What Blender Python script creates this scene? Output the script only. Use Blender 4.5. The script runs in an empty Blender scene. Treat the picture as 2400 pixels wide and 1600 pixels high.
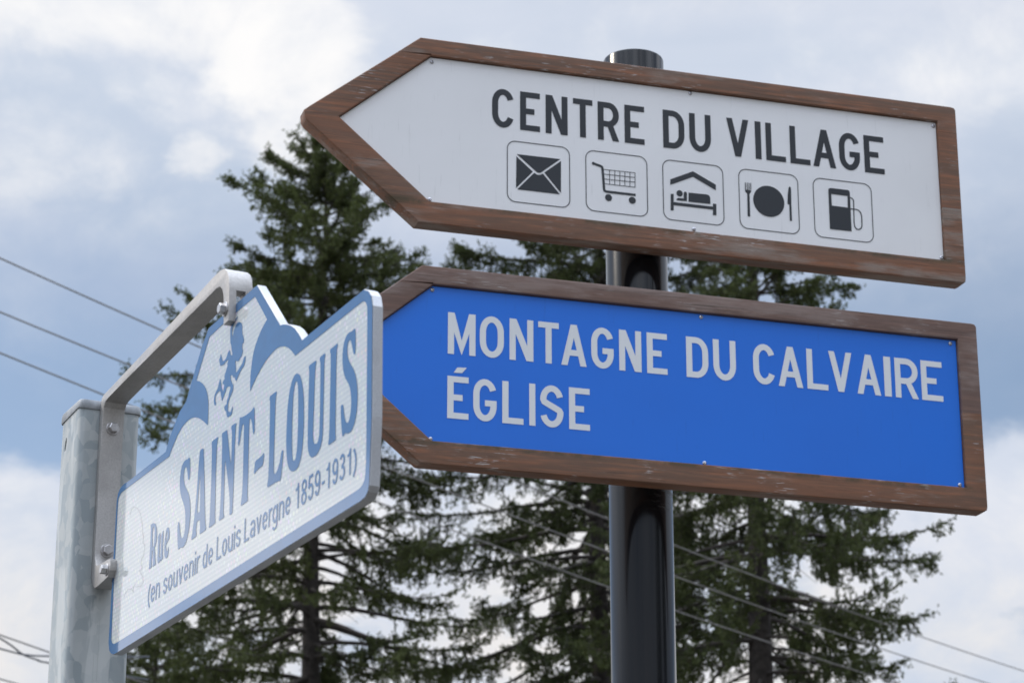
import bpy, bmesh, math, random
import numpy as np
from mathutils import Vector, Matrix
from mathutils.geometry import delaunay_2d_cdt, tessellate_polygon

random.seed(7)
R = math.radians
scene = bpy.context.scene
COL = scene.collection

# ------------------------------------------------------------------ camera
cd = bpy.data.cameras.new('camera')
cam = bpy.data.objects.new('camera', cd)
COL.objects.link(cam)
scene.camera = cam
cam.location = (0, 0, 1.6)
cam.rotation_euler = (R(90 + 19.252), 0, 0)
cd.sensor_width = 22.3
cd.lens = 22.3 * 6027.45 / 2400
cd.clip_start = 0.05
cd.clip_end = 3000
cd.dof.use_dof = True
cd.dof.focus_distance = 3.55
cd.dof.aperture_fstop = 11.0

# ------------------------------------------------------------------ exposure
scene.view_settings.view_transform = 'Standard'
scene.view_settings.look = 'None'
scene.view_settings.exposure = 0.0
scene.view_settings.gamma = 1.0
scene.view_settings.use_curve_mapping = False
scene.cycles.max_bounces = 6
scene.cycles.sample_clamp_indirect = 8.0

SUN_AZ, SUN_EL = -76.0, 41.0      # degrees; azimuth from +Y towards +X

# ------------------------------------------------------------------ sun
sd = bpy.data.lights.new('sun', 'SUN')
sd.energy = 1.5
sd.angle = R(10)
sd.color = (1.0, 0.90, 0.76)
sun = bpy.data.objects.new('sun', sd)
COL.objects.link(sun)
dirn = Vector((math.sin(R(SUN_AZ)) * math.cos(R(SUN_EL)), math.cos(R(SUN_AZ)) * math.cos(R(SUN_EL)), math.sin(R(SUN_EL))))
sun.rotation_euler = dirn.to_track_quat('Z', 'Y').to_euler()
sun.location = (0, 0, 12)

# ------------------------------------------------------------------ node helper
class NT:
    def __init__(s, tree):
        s.t = tree
        for n in list(tree.nodes):
            tree.nodes.remove(n)
    def n(s, typ, **kw):
        nd = s.t.nodes.new(typ)
        for k, v in kw.items():
            if k in nd.inputs.keys() if not hasattr(nd, k) else False:
                nd.inputs[k].default_value = v
            else:
                setattr(nd, k, v)
        return nd
    def put(s, sock, v):
        if isinstance(v, bpy.types.NodeSocket):
            s.t.links.new(v, sock)
        elif v is not None:
            if sock.type == 'RGBA' and len(v) == 3:
                v = (*v, 1)
            sock.default_value = v
    def math(s, op, a, b=None, c=None, clamp=False):
        nd = s.t.nodes.new('ShaderNodeMath'); nd.operation = op; nd.use_clamp = clamp
        for i, v in enumerate((a, b, c)):
            if v is not None: s.put(nd.inputs[i], v)
        return nd.outputs[0]
    def vmath(s, op, a, b=None):
        nd = s.t.nodes.new('ShaderNodeVectorMath'); nd.operation = op
        for i, v in enumerate((a, b)):
            if v is not None: s.put(nd.inputs[i], v)
        return nd.outputs['Value'] if op in ('DOT_PRODUCT', 'LENGTH', 'DISTANCE') else nd.outputs[0]
    def mix(s, f, a, b, blend='MIX'):
        nd = s.t.nodes.new('ShaderNodeMix'); nd.data_type = 'RGBA'; nd.blend_type = blend
        s.put(nd.inputs[0], f); s.put(nd.inputs[6], a); s.put(nd.inputs[7], b)
        return nd.outputs[2]
    def ramp(s, v, lo, hi, a=0.0, b=1.0, smooth=True):
        nd = s.t.nodes.new('ShaderNodeMapRange')
        nd.interpolation_type = 'SMOOTHSTEP' if smooth else 'LINEAR'
        for i, x in enumerate((v, lo, hi, a, b)): s.put(nd.inputs[i], x)
        return nd.outputs[0]
    def noise(s, vec, scale, detail=4, rough=.55, dist=0.0, color=False):
        nd = s.t.nodes.new('ShaderNodeTexNoise')
        s.put(nd.inputs['Vector'], vec); nd.inputs['Scale'].default_value = scale
        nd.inputs['Detail'].default_value = detail; nd.inputs['Roughness'].default_value = rough
        nd.inputs['Distortion'].default_value = dist
        return nd.outputs['Color'] if color else nd.outputs['Fac']
    def mapv(s, vec, scale=(1, 1, 1), loc=(0, 0, 0), rot=(0, 0, 0)):
        nd = s.t.nodes.new('ShaderNodeMapping')
        s.put(nd.inputs['Vector'], vec)
        nd.inputs['Scale'].default_value = scale; nd.inputs['Location'].default_value = loc
        nd.inputs['Rotation'].default_value = rot
        return nd.outputs[0]
    def comb(s, x, y, z):
        nd = s.t.nodes.new('ShaderNodeCombineXYZ')
        for i, v in enumerate((x, y, z)): s.put(nd.inputs[i], v)
        return nd.outputs[0]
    def sep(s, v):
        nd = s.t.nodes.new('ShaderNodeSeparateXYZ'); s.put(nd.inputs[0], v)
        return nd.outputs

# ------------------------------------------------------------------ sky
world = bpy.data.worlds.new('World')
scene.world = world
world.use_nodes = True
w = NT(world.node_tree)
out = w.n('ShaderNodeOutputWorld')
gen = w.n('ShaderNodeTexCoord').outputs['Generated']
gen = w.vmath('NORMALIZE', gen)
gx, gy, gz = w.sep(gen)
DEG = 57.29578
el = w.math('MULTIPLY', w.math('ARCSINE', gz), DEG)
az = w.math('MULTIPLY', w.math('ARCTAN2', gx, gy), DEG)
sky = w.n('ShaderNodeTexSky')
sky.sky_type = 'NISHITA'
sky.sun_disc = False
sky.sun_elevation = R(SUN_EL)
sky.sun_rotation = R(SUN_AZ)
sky.air_density = 1.0; sky.dust_density = 0.3; sky.ozone_density = 1.5
# cloud layer projected on a plane overhead keeps cloud shapes flatter near the horizon
cvec = w.mapv(gen, scale=(1, 1, 2.6))
n1 = w.noise(cvec, 3.2, 6, .55, .3)
n2 = w.noise(w.mapv(gen, scale=(1, 1, 1.6), loc=(3.1, 1.7, .4)), 9.0, 7, .58, .25)
n3 = w.noise(w.mapv(gen, scale=(1, 1, 1.5), loc=(7.3, 4.2, 1.1)), 22.0, 6, .6, .2)
wob = w.math('ADD', w.math('MULTIPLY', w.math('SUBTRACT', n2, .5), 5.0), w.math('MULTIPLY', w.math('SUBTRACT', n3, .5), 2.4))
elw = w.math('ADD', el, wob)
# lower edge of the clear band leans a little up to the right
elb = w.math('SUBTRACT', elw, w.math('MULTIPLY', w.math('SINE', w.math('MULTIPLY', az, .0175 * 4)), .5))
lower = w.ramp(elb, 15.6, 16.9)
upper = w.ramp(w.math('ADD', el, w.math('MULTIPLY', wob, .6)), 17.3, 25.0, 1.0, 0.0)
high = w.ramp(w.math('ADD', n1, w.math('MULTIPLY', w.math('SUBTRACT', n2, .5), .5)), .40, .60)
high = w.math('MULTIPLY', high, w.ramp(el, 24.0, 34.0))
band = w.math('MULTIPLY', lower, upper)
lowgap = w.math('MULTIPLY', w.ramp(n3, .54, .66), w.ramp(el, 17.0, 13.0, 0.0, .35))
clear = w.math('MAXIMUM', w.math('MAXIMUM', w.math('MULTIPLY', band, .92), w.math('MULTIPLY', high, .75)), lowgap)
def blob(a0, e0, ra, re, gain=1.0, wa=1.0):
    aw = w.math('ADD', az, w.math('MULTIPLY', w.math('SUBTRACT', n3, .5), 3.2 * wa))
    ew = w.math('ADD', el, w.math('MULTIPLY', w.math('SUBTRACT', n2, .5), 4.0 * wa))
    da = w.math('POWER', w.math('ABSOLUTE', w.math('DIVIDE', w.math('SUBTRACT', aw, a0), ra)), 2.0)
    de = w.math('POWER', w.math('ABSOLUTE', w.math('DIVIDE', w.math('SUBTRACT', ew, e0), re)), 2.0)
    return w.math('MULTIPLY', w.ramp(w.math('ADD', da, de), 0.0, 1.0, 1.0, 0.0), gain)
# bright cloud heads: azimuth, elevation, half-widths in degrees, gain, raggedness
BL = [(-9.6, 26.9, 7.5, 2.2, .80, .9), (-5.6, 25.6, 2.6, 2.3, 1.0, 1), (-7.7, 23.35, 1.0, .60, .62, .8), (-11.2, 23.0, 2.8, 1.1, .27, 1),
      (-5.2, 23.9, 1.7, 1.5, .62, 1), (-9.0, 24.6, 1.2, .8, .22, 1), (9.5, 25.2, 5.0, 2.0, .30, 1),
      (5.0, 26.8, 4.0, 1.3, .30, 1), (-19.0, 25.0, 5.0, 3.0, .8, 1), (18.0, 24.0, 5.0, 2.8, .5, 1)]
WHITE = (1.0, .99, .985); CREAM = (.93, .89, .85); GREY = (.58, .66, .79); GREY2 = (.71, .755, .86)
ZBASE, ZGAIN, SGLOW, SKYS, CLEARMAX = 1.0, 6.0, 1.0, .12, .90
bs = None
for b_ in BL:
    v = blob(*b_)
    bs = v if bs is None else w.math('MAXIMUM', bs, v)
n4 = w.noise(w.mapv(gen, scale=(1, 1, 1.3), loc=(1.3, 9.2, 2.1)), 15.0, 9, .62, .35)
dens = w.math('ADD', w.math('MULTIPLY', n2, .65), w.math('SUBTRACT', w.math('MULTIPLY', n4, .95), .30))
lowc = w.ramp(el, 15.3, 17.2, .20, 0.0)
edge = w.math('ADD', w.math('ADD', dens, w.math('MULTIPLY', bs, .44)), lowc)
bright = w.ramp(edge, .44, 1.0)
warm = w.mix(w.ramp(el, 12.0, 17.5), CREAM, WHITE)
soft = w.ramp(w.noise(cvec, 5.0, 4, .5, .4), .32, .68)
grey = w.mix(soft, GREY, GREY2)
ccol = w.mix(bright, grey, warm)
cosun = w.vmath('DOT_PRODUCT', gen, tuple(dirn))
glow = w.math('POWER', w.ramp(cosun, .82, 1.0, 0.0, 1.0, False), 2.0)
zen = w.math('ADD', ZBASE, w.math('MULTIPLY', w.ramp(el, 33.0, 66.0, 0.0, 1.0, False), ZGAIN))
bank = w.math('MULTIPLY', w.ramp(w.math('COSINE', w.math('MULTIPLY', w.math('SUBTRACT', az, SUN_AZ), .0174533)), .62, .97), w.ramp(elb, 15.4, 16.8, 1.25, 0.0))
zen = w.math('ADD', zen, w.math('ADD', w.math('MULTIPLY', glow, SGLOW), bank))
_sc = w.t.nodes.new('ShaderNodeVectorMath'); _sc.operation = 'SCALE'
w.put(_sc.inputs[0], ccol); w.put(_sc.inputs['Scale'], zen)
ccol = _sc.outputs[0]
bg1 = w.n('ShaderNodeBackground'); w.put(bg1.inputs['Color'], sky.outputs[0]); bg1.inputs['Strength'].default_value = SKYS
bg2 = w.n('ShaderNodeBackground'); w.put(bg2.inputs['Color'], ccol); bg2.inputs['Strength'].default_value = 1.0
ms = w.n('ShaderNodeMixShader')
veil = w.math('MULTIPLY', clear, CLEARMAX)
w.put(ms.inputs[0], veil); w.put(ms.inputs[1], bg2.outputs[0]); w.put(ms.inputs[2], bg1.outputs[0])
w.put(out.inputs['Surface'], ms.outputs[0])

# ------------------------------------------------------------------ materials
def new_mat(name):
    m = bpy.data.materials.new(name); m.use_nodes = True
    t = NT(m.node_tree)
    o = t.n('ShaderNodeOutputMaterial')
    p = t.n('ShaderNodeBsdfPrincipled')
    t.put(o.inputs['Surface'], p.outputs[0])
    return m, t, p
def bump(t, p, h, strength, dist=.001):
    b = t.n('ShaderNodeBump'); b.inputs['Strength'].default_value = strength; b.inputs['Distance'].default_value = dist
    t.put(b.inputs['Height'], h); t.put(p.inputs['Normal'], b.outputs[0])

def mat_wood(name, red, dark, grey, greyness, seed, flecks=.5):
    m, t, p = new_mat(name)
    oc = t.n('ShaderNodeTexCoord').outputs['Object']
    oc = t.mapv(oc, loc=(seed, seed * .37, seed * .71))
    sx = t.mapv(oc, scale=(1.0, 12, 14))
    warp = t.noise(t.mapv(oc, scale=(1.2, 4, 5)), 4, 3, .5)
    grain = t.noise(t.mapv(oc, scale=(2.2, 20, 60)), 3.2, 6, .65, .6)
    fine = t.noise(t.mapv(oc, scale=(5, 60, 190)), 4.0, 4, .7, .2)
    tone = t.noise(sx, 1.6, 4, .5, .4)
    rings = t.math('SINE', t.math('ADD', t.math('MULTIPLY', t.sep(oc)[2], 330.0), t.math('MULTIPLY', warp, 26.0)))
    g = t.math('ADD', t.math('MULTIPLY', grain, .75), t.math('MULTIPLY', rings, .035))
    c = t.mix(t.ramp(g, .30, .68), dark, red)
    c = t.mix(t.math('MULTIPLY', t.ramp(tone, .38, .66), .6), c, tuple(v * .62 for v in red))
    c = t.mix(t.math('MULTIPLY', t.ramp(fine, .46, .34), .35), c, tuple(v * .4 for v in dark))
    gm = t.ramp(t.noise(t.mapv(oc, scale=(2.0, 8, 9), loc=(2, 5, 1)), 2.6, 5, .6), .62 - greyness * .3, .80 - greyness * .3)
    gm = t.math('MULTIPLY', gm, t.ramp(fine, .30, .60, .45, 1.0))
    c = t.mix(t.math('MULTIPLY', gm, .62), c, grey)
    # checks: thin dark splits along the grain
    ck = t.noise(t.mapv(oc, scale=(.9, 30, 90), loc=(4, 2, 8)), 5.0, 2, .5, .15)
    c = t.mix(t.math('MULTIPLY', t.ramp(ck, .66, .70), .75), c, (.035, .025, .02))
    # algae and dirt that settled along the lower inside edge
    oz = t.sep(t.n('ShaderNodeTexCoord').outputs['Object'])[2]
    moss = t.math('MULTIPLY', t.ramp(t.math('ABSOLUTE', t.math('ADD', oz, .003)), .013, .001), t.ramp(t.noise(oc, 16.0, 5, .65), .42, .62))
    c = t.mix(t.math('MULTIPLY', moss, .75), c, (.060, .055, .030))
    # worn flecks, short dashes along the grain, in patches
    fl = t.noise(t.mapv(oc, scale=(.6, 5, 8), loc=(9, 1, 4)), 50.0, 3, .55, .2)
    pat = t.noise(oc, 9.0, 3, .5)
    fk = t.math('MULTIPLY', t.ramp(fl, .60, .67), t.ramp(pat, .50, .64))
    c = t.mix(t.math('MULTIPLY', fk, flecks), c, (.55, .54, .53))
    t.put(p.inputs['Base Color'], c)
    t.put(p.inputs['Roughness'], t.ramp(grain, .3, .7, .50, .72))
    p.inputs['Specular IOR Level'].default_value = .35
    bump(t, p, t.math('ADD', fine, t.math('MULTIPLY', grain, .8)), .30, .0008)
    return m
M = {}
RED = (.42, .178, .094); DRK = (.155, .092, .062); GRY = (.33, .30, .265)
for i in range(4):
    M['wood%d' % i] = mat_wood('stained cedar %d' % i, RED, DRK, GRY, .25 + .12 * (i % 3), 3.1 * i, .75)
M['wood_low'] = mat_wood('stained cedar lower', (.41, .175, .092), DRK, GRY, .22, 21.3, .8)
M['wood_grey'] = mat_wood('weathered cedar', (.29, .175, .135), (.15, .095, .078), (.30, .24, .215), .55, 14.7, .45)

def mat_panel(name, base, rough, dirtc, coat=.0, spec=.5, seed=0.0):
    m, t, p = new_mat(name)
    oc = t.n('ShaderNodeTexCoord').outputs['Object']
    oc = t.mapv(oc, loc=(seed, 0, seed))
    streak = t.noise(t.mapv(oc, scale=(140, 1, 12)), 1.0, 3, .6)
    soft = t.noise(oc, 3.0, 4, .55)
    spk = t.noise(oc, 260.0, 1, .5)
    c = t.mix(t.math('MULTIPLY', t.ramp(streak, .60, .76), .22), base, dirtc)
    c = t.mix(t.math('MULTIPLY', t.ramp(soft, .40, .70), .10), c, dirtc)
    c = t.mix(t.math('MULTIPLY', t.ramp(spk, .77, .80), .30), c, dirtc)
    t.put(p.inputs['Base Color'], c)
    t.put(p.inputs['Roughness'], t.ramp(soft, .3, .7, rough * .85, rough * 1.2))
    p.inputs['Specular IOR Level'].default_value = spec
    if coat:
        p.inputs['Coat Weight'].default_value = coat; p.inputs['Coat Roughness'].default_value = .05
    bump(t, p, t.noise(oc, 2.2, 2, .5), .45, .012)
    return m
M['white'] = mat_panel('white sign face', (.87, .87, .88), .38, (.45, .46, .46))
M['blue'] = mat_panel('blue sign face', (.010, .175, .76), .34, (.010, .08, .42), seed=4.0)
M['ink'] = mat_panel('dark grey film', (.026, .030, .036), .34, (.05, .055, .06), seed=2.0)
M['lettering'] = mat_panel('pale grey film', (.80, .82, .84), .36, (.5, .52, .55), seed=6.0)

def mat_sheeting():
    m, t, p = new_mat('prismatic reflective sheeting')
    oc = t.n('ShaderNodeTexCoord').outputs['Object']
    s, y, z = t.sep(oc)
    # overlapping tilted cells of the prismatic film: rows 5.2 mm high, half-shifted dashes
    row = t.math('FLOOR', t.math('DIVIDE', z, .0052))
    fz = t.math('FRACT', t.math('DIVIDE', z, .0052))
    sh = t.math('ADD', t.math('DIVIDE', s, .0085), t.math('MULTIPLY', row, .5))
    fs = t.math('FRACT', sh); cell = t.math('FLOOR', sh)
    stripe = t.ramp(t.math('ABSOLUTE', t.math('SUBTRACT', fz, .5)), .10, .30)
    dash = t.math('MULTIPLY', t.ramp(t.math('ABSOLUTE', t.math('SUBTRACT', fs, .5)), .22, .12), t.ramp(t.math('ABSOLUTE', t.math('SUBTRACT', fz, .5)), .46, .34))
    wn = t.n('ShaderNodeTexWhiteNoise'); wn.noise_dimensions = '2D'
    t.put(wn.inputs['Vector'], t.comb(cell, row, 0.0))
    base = t.mix(stripe, (.54, .57, .57), (.47, .51, .53))
    glint = t.mix(.42, (.74, .80, .84), wn.outputs['Color'], 'MIX')  # coloured glints of the film, painted into its base colour
    patch = t.ramp(t.noise(oc, 9.0, 2, .5), .35, .6, .35, 1.0)
    g = t.math('MULTIPLY', dash, t.math('MULTIPLY', t.ramp(wn.outputs['Value'], .1, .7), patch))
    c = t.mix(t.math('MULTIPLY', g, .60), base, glint)
    t.put(p.inputs['Base Color'], c)
    p.inputs['Roughness'].default_value = .55
    p.inputs['Specular IOR Level'].default_value = .15
    p.inputs['Coat Weight'].default_value = 1.0
    p.inputs['Coat Roughness'].default_value = .06
    p.inputs['Coat IOR'].default_value = 1.48
    return m
M['sheeting'] = mat_sheeting()
def mat_film(name, col):
    m, t, p = new_mat(name)
    oc = t.n('ShaderNodeTexCoord').outputs['Object']
    n = t.noise(oc, 60.0, 2, .5)
    t.put(p.inputs['Base Color'], t.mix(t.ramp(n, .3, .7), col, tuple(v * .9 for v in col)))
    p.inputs['Roughness'].default_value = .5
    p.inputs['Specular IOR Level'].default_value = .15
    p.inputs['Coat Weight'].default_value = 1.0
    p.inputs['Coat Roughness'].default_value = .05
    return m
M['film_blue'] = mat_film('translucent blue film', (.004, .105, .285))
M['film_ghost'] = mat_film('adhesive residue', (.40, .41, .42))

def mat_metal(name, col, rough, metallic=1.0, nscale=120, var=.15, bumps=.1, streak=None):
    m, t, p = new_mat(name)
    oc = t.n('ShaderNodeTexCoord').outputs['Object']
    n = t.noise(oc, nscale, 4, .6)
    big = t.noise(t.mapv(oc, scale=streak or (1, 1, 1)), 14, 4, .6)
    c = t.mix(t.ramp(n, .3, .7), tuple(v * (1 - var) for v in col), tuple(min(1, v * (1 + var * .5)) for v in col))
    c = t.mix(t.math('MULTIPLY', t.ramp(big, .42, .68), .45), c, tuple(v * .72 for v in col))
    t.put(p.inputs['Base Color'], c)
    p.inputs['Metallic'].default_value = metallic
    t.put(p.inputs['Roughness'], t.ramp(big, .3, .7, rough * .85, min(1, rough * 1.25)))
    bump(t, p, n, bumps, .0006)
    return m
M['aluminium'] = mat_metal('cast aluminium', (.46, .445, .43), .50, .75, 420, .12, .25)
M['sign_edge'] = mat_metal('sawn aluminium edge', (.50, .51, .53), .45, .7, 900, .15, .3)
M['steel'] = mat_metal('zinc plated bolt', (.52, .51, .51), .38, 1.0, 300, .15, .1)
M['screw'] = mat_metal('stainless screw', (.62, .62, .66), .24, 1.0, 800, .1, .1)
M['dirty_steel'] = mat_metal('tarnished cap steel', (.30, .30, .31), .55, .7, 90, .3, .4)

M['cap_steel'] = mat_metal('weathered galvanised cap', (.36, .38, .40), .55, .4, 60, .35, .4)

def mat_galv():
    m, t, p = new_mat('galvanised steel')
    oc = t.n('ShaderNodeTexCoord').outputs['Object']
    nv = t.noise(oc, 20.0, 3, .5, 0.0, True)
    vec = t.vmath('ADD', t.mapv(oc, scale=(1, 1, .65)), t.mapv(nv, scale=(.03, .03, .03)))
    vo = t.n('ShaderNodeTexVoronoi'); vo.inputs['Scale'].default_value = 95.0; t.put(vo.inputs['Vector'], vec)
    cellv = t.sep(vo.outputs['Color'])[0]
    runs = t.noise(t.mapv(oc, scale=(22, 22, 3.5)), 1.6, 4, .6, .4)
    big = t.noise(t.mapv(oc, scale=(8, 8, 2.5), loc=(1, 2, 3)), 1.6, 5, .6, .8)
    c = t.mix(t.ramp(cellv, .1, .9), (.31, .35, .365), (.45, .475, .475))
    c = t.mix(t.math('MULTIPLY', t.ramp(runs, .52, .58), .5), c, (.62, .64, .63))
    c = t.mix(t.math('MULTIPLY', t.ramp(big, .50, .72), .35), c, (.22, .255, .275))
    t.put(p.inputs['Base Color'], c)
    p.inputs['Metallic'].default_value = .30
    t.put(p.inputs['Roughness'], t.ramp(cellv, .0, 1.0, .42, .62))
    bump(t, p, t.math('ADD', runs, t.math('MULTIPLY', t.noise(oc, 200, 3, .6), .15)), .22, .0012)
    return m
M['galv'] = mat_galv()

def mat_blackpaint():
    m, t, p = new_mat('gloss black paint')
    oc = t.n('ShaderNodeTexCoord').outputs['Object']
    x, y, z = t.sep(oc)
    n = t.noise(t.mapv(oc, scale=(40, 40, 1.0)), 1.0, 3, .5)
    dust = t.noise(oc, 300, 3, .6)
    # a rubbed ring of old tape glue round the pole
    scuff = t.math('MULTIPLY', t.ramp(t.math('ABSOLUTE', t.math('SUBTRACT', z, 2.92)), .030, .012), t.ramp(t.noise(t.mapv(oc, scale=(14, 14, 130)), 1.0, 4, .7), .47, .62))
    scuff = t.math('MULTIPLY', scuff, t.ramp(x, .0, .03))
    c = t.mix(t.math('MULTIPLY', t.ramp(dust, .70, .78), .35), (.0045, .005, .0065), (.08, .08, .08))
    c = t.mix(t.math('MULTIPLY', scuff, .25), c, (.14, .14, .13))
    t.put(p.inputs['Base Color'], c)
    t.put(p.inputs['Roughness'], t.math('ADD', t.ramp(n, .3, .7, .10, .20), t.math('MULTIPLY', scuff, .3)))
    p.inputs['Specular IOR Level'].default_value = .36
    bump(t, p, t.noise(t.mapv(oc, scale=(34, 34, .4)), 1.0, 2, .5), .18, .0014)
    return m
M['black'] = mat_blackpaint()

def mat_plain(name, col, rough=.8, var=.25, sc=8.0):
    m, t, p = new_mat(name)
    oc = t.n('ShaderNodeTexCoord').outputs['Object']
    n = t.noise(oc, sc, 5, .6)
    t.put(p.inputs['Base Color'], t.mix(t.ramp(n, .3, .7), tuple(v * (1 - var) for v in col), tuple(v * (1 + var) for v in col)))
    p.inputs['Roughness'].default_value = rough
    return m
M['bark'] = mat_plain('spruce bark', (.055, .047, .042), .9, .4, 9.0)
M['twig'] = mat_plain('dead twig', (.075, .065, .058), .9, .3, 5.0)
M['wire'] = mat_plain('weathered cable', (.22, .21, .20), .6, .1, 3.0)
M['wire_dark'] = mat_plain('black cable', (.09, .10, .12), .5, .1, 3.0)
M['grass'] = mat_plain('gravel and dry grass', (.085, .080, .070), .9, .3, .8)
def mat_needles(name, a, b, c3):
    m, t, p = new_mat(name)
    oc = t.n('ShaderNodeTexCoord').outputs['Object']
    at = t.n('ShaderNodeAttribute'); at.attribute_name = 'shade'
    v = t.sep(at.outputs['Color'])
    n = t.noise(oc, 1.1, 3, .5)
    c = t.mix(v[0], a, b)
    c = t.mix(t.math('MULTIPLY', t.ramp(n, .45, .65), .7), c, c3)
    c = t.mix(t.math('MULTIPLY', v[1], 1.0), c, (.075, .050, .030))
    t.put(p.inputs['Base Color'], c)
    p.inputs['Roughness'].default_value = .65
    p.inputs['Specular IOR Level'].default_value = .3
    tr = t.n('ShaderNodeBsdfTranslucent'); t.put(tr.inputs['Color'], t.mix(.5, c, (.10, .14, .03)))
    mx = t.n('ShaderNodeMixShader'); mx.inputs[0].default_value = .22
    t.put(mx.inputs[1], p.outputs[0]); t.put(mx.inputs[2], tr.outputs[0])
    o = [n_ for n_ in m.node_tree.nodes if n_.type == 'OUTPUT_MATERIAL'][0]
    t.put(o.inputs['Surface'], mx.outputs[0])
    return m
M['needles'] = mat_needles('spruce needles', (.046, .060, .028), (.145, .172, .066), (.105, .128, .046))

# ------------------------------------------------------------------ object helpers
def link(o, parent=None, mat=None):
    COL.objects.link(o)
    if parent: o.parent = parent
    if mat:
        o.data.materials.clear(); o.data.materials.append(mat)
    return o
def tag(o, label=None, cat=None, group=None, kind=None):
    if label: o['label'] = label
    if cat: o['category'] = cat
    if group: o['group'] = group
    if kind: o['kind'] = kind
    return o
def empty(name, loc, ax=None):
    o = bpy.data.objects.new(name, None); COL.objects.link(o)
    o.empty_display_size = .1
    if ax is None: o.location = loc
    else:
        # local x along ax (horizontal), z up
        x = Vector((ax[0], ax[1], 0)).normalized(); z = Vector((0, 0, 1)); y = z.cross(x)
        m = Matrix((x, y, z)).transposed().to_4x4(); m.translation = Vector(loc)
        o.matrix_world = m
    return o
def bm_obj(name, bm, mat, parent=None, smooth=False):
    bmesh.ops.recalc_face_normals(bm, faces=bm.faces)
    me = bpy.data.meshes.new(name); bm.to_mesh(me); bm.free()
    if smooth:
        me.shade_smooth()
        if hasattr(me, 'set_sharp_from_angle'): me.set_sharp_from_angle(angle=R(35))
    return link(bpy.data.objects.new(name, me), parent, mat)
def prism(bm, pts, y0, y1, bev=0.0, seg=2, skip=None):
    """polygon in local x,z extruded along local y; skip(mid) leaves an edge unbevelled"""
    a = [bm.verts.new((p[0], y0, p[1])) for p in pts]
    b = [bm.verts.new((p[0], y1, p[1])) for p in pts]
    fs = [bm.faces.new(a), bm.faces.new(b[::-1])]
    n = len(pts)
    for i in range(n):
        fs.append(bm.faces.new((a[i], b[i], b[(i + 1) % n], a[(i + 1) % n])))
    if bev:
        bmesh.ops.recalc_face_normals(bm, faces=fs)
        es = list({e for f in (fs[0], fs[1]) for e in f.edges})
        if skip: es = [e for e in es if not skip((e.verts[0].co + e.verts[1].co) / 2)]
        bmesh.ops.bevel(bm, geom=es, offset=bev, segments=seg, profile=.6, affect='EDGES')
def box(bm, x0, x1, y0, y1, z0, z1, bev=0.0):
    prism(bm, [(x0, z0), (x1, z0), (x1, z1), (x0, z1)], y0, y1, bev)
def mmp(pts): return [(p[0] * .001, p[1] * .001) for p in pts]

def stroke_polys(path, t, closed=False):
    n = len(path); out = []
    L_, R_ = [], []
    for i, (x, y) in enumerate(path):
        if closed: p0, p1 = path[i - 1], path[(i + 1) % n]
        else: p0, p1 = path[max(i - 1, 0)], path[min(i + 1, n - 1)]
        d0 = Vector((x - p0[0], y - p0[1])); d1 = Vector((p1[0] - x, p1[1] - y))
        if d0.length < 1e-9: d0 = d1
        if d1.length < 1e-9: d1 = d0
        d0.normalize(); d1.normalize()
        d = (d0 + d1); d.normalize()
        k = 1 / max(.5, d.dot(d1))
        nx, ny = -d.y * t / 2 * k, d.x * t / 2 * k
        L_.append((x + nx, y + ny)); R_.append((x - nx, y - ny))
    m = n if closed else n - 1
    for i in range(m):
        j = (i + 1) % n
        out.append([R_[i], R_[j], L_[j], L_[i]])
    return out
def arc(cx, cy, rx, ry, a0, a1, n=10):
    return [(cx + rx * math.cos(R(a0 + (a1 - a0) * i / n)), cy + ry * math.sin(R(a0 + (a1 - a0) * i / n))) for i in range(n + 1)]
def disc(cx, cy, r, n=28): return [(cx + r * math.cos(2 * math.pi * i / n), cy + r * math.sin(2 * math.pi * i / n)) for i in range(n)]
def area(p): return sum(p[i - 1][0] * p[i][1] - p[i][0] * p[i - 1][1] for i in range(len(p))) / 2

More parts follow.
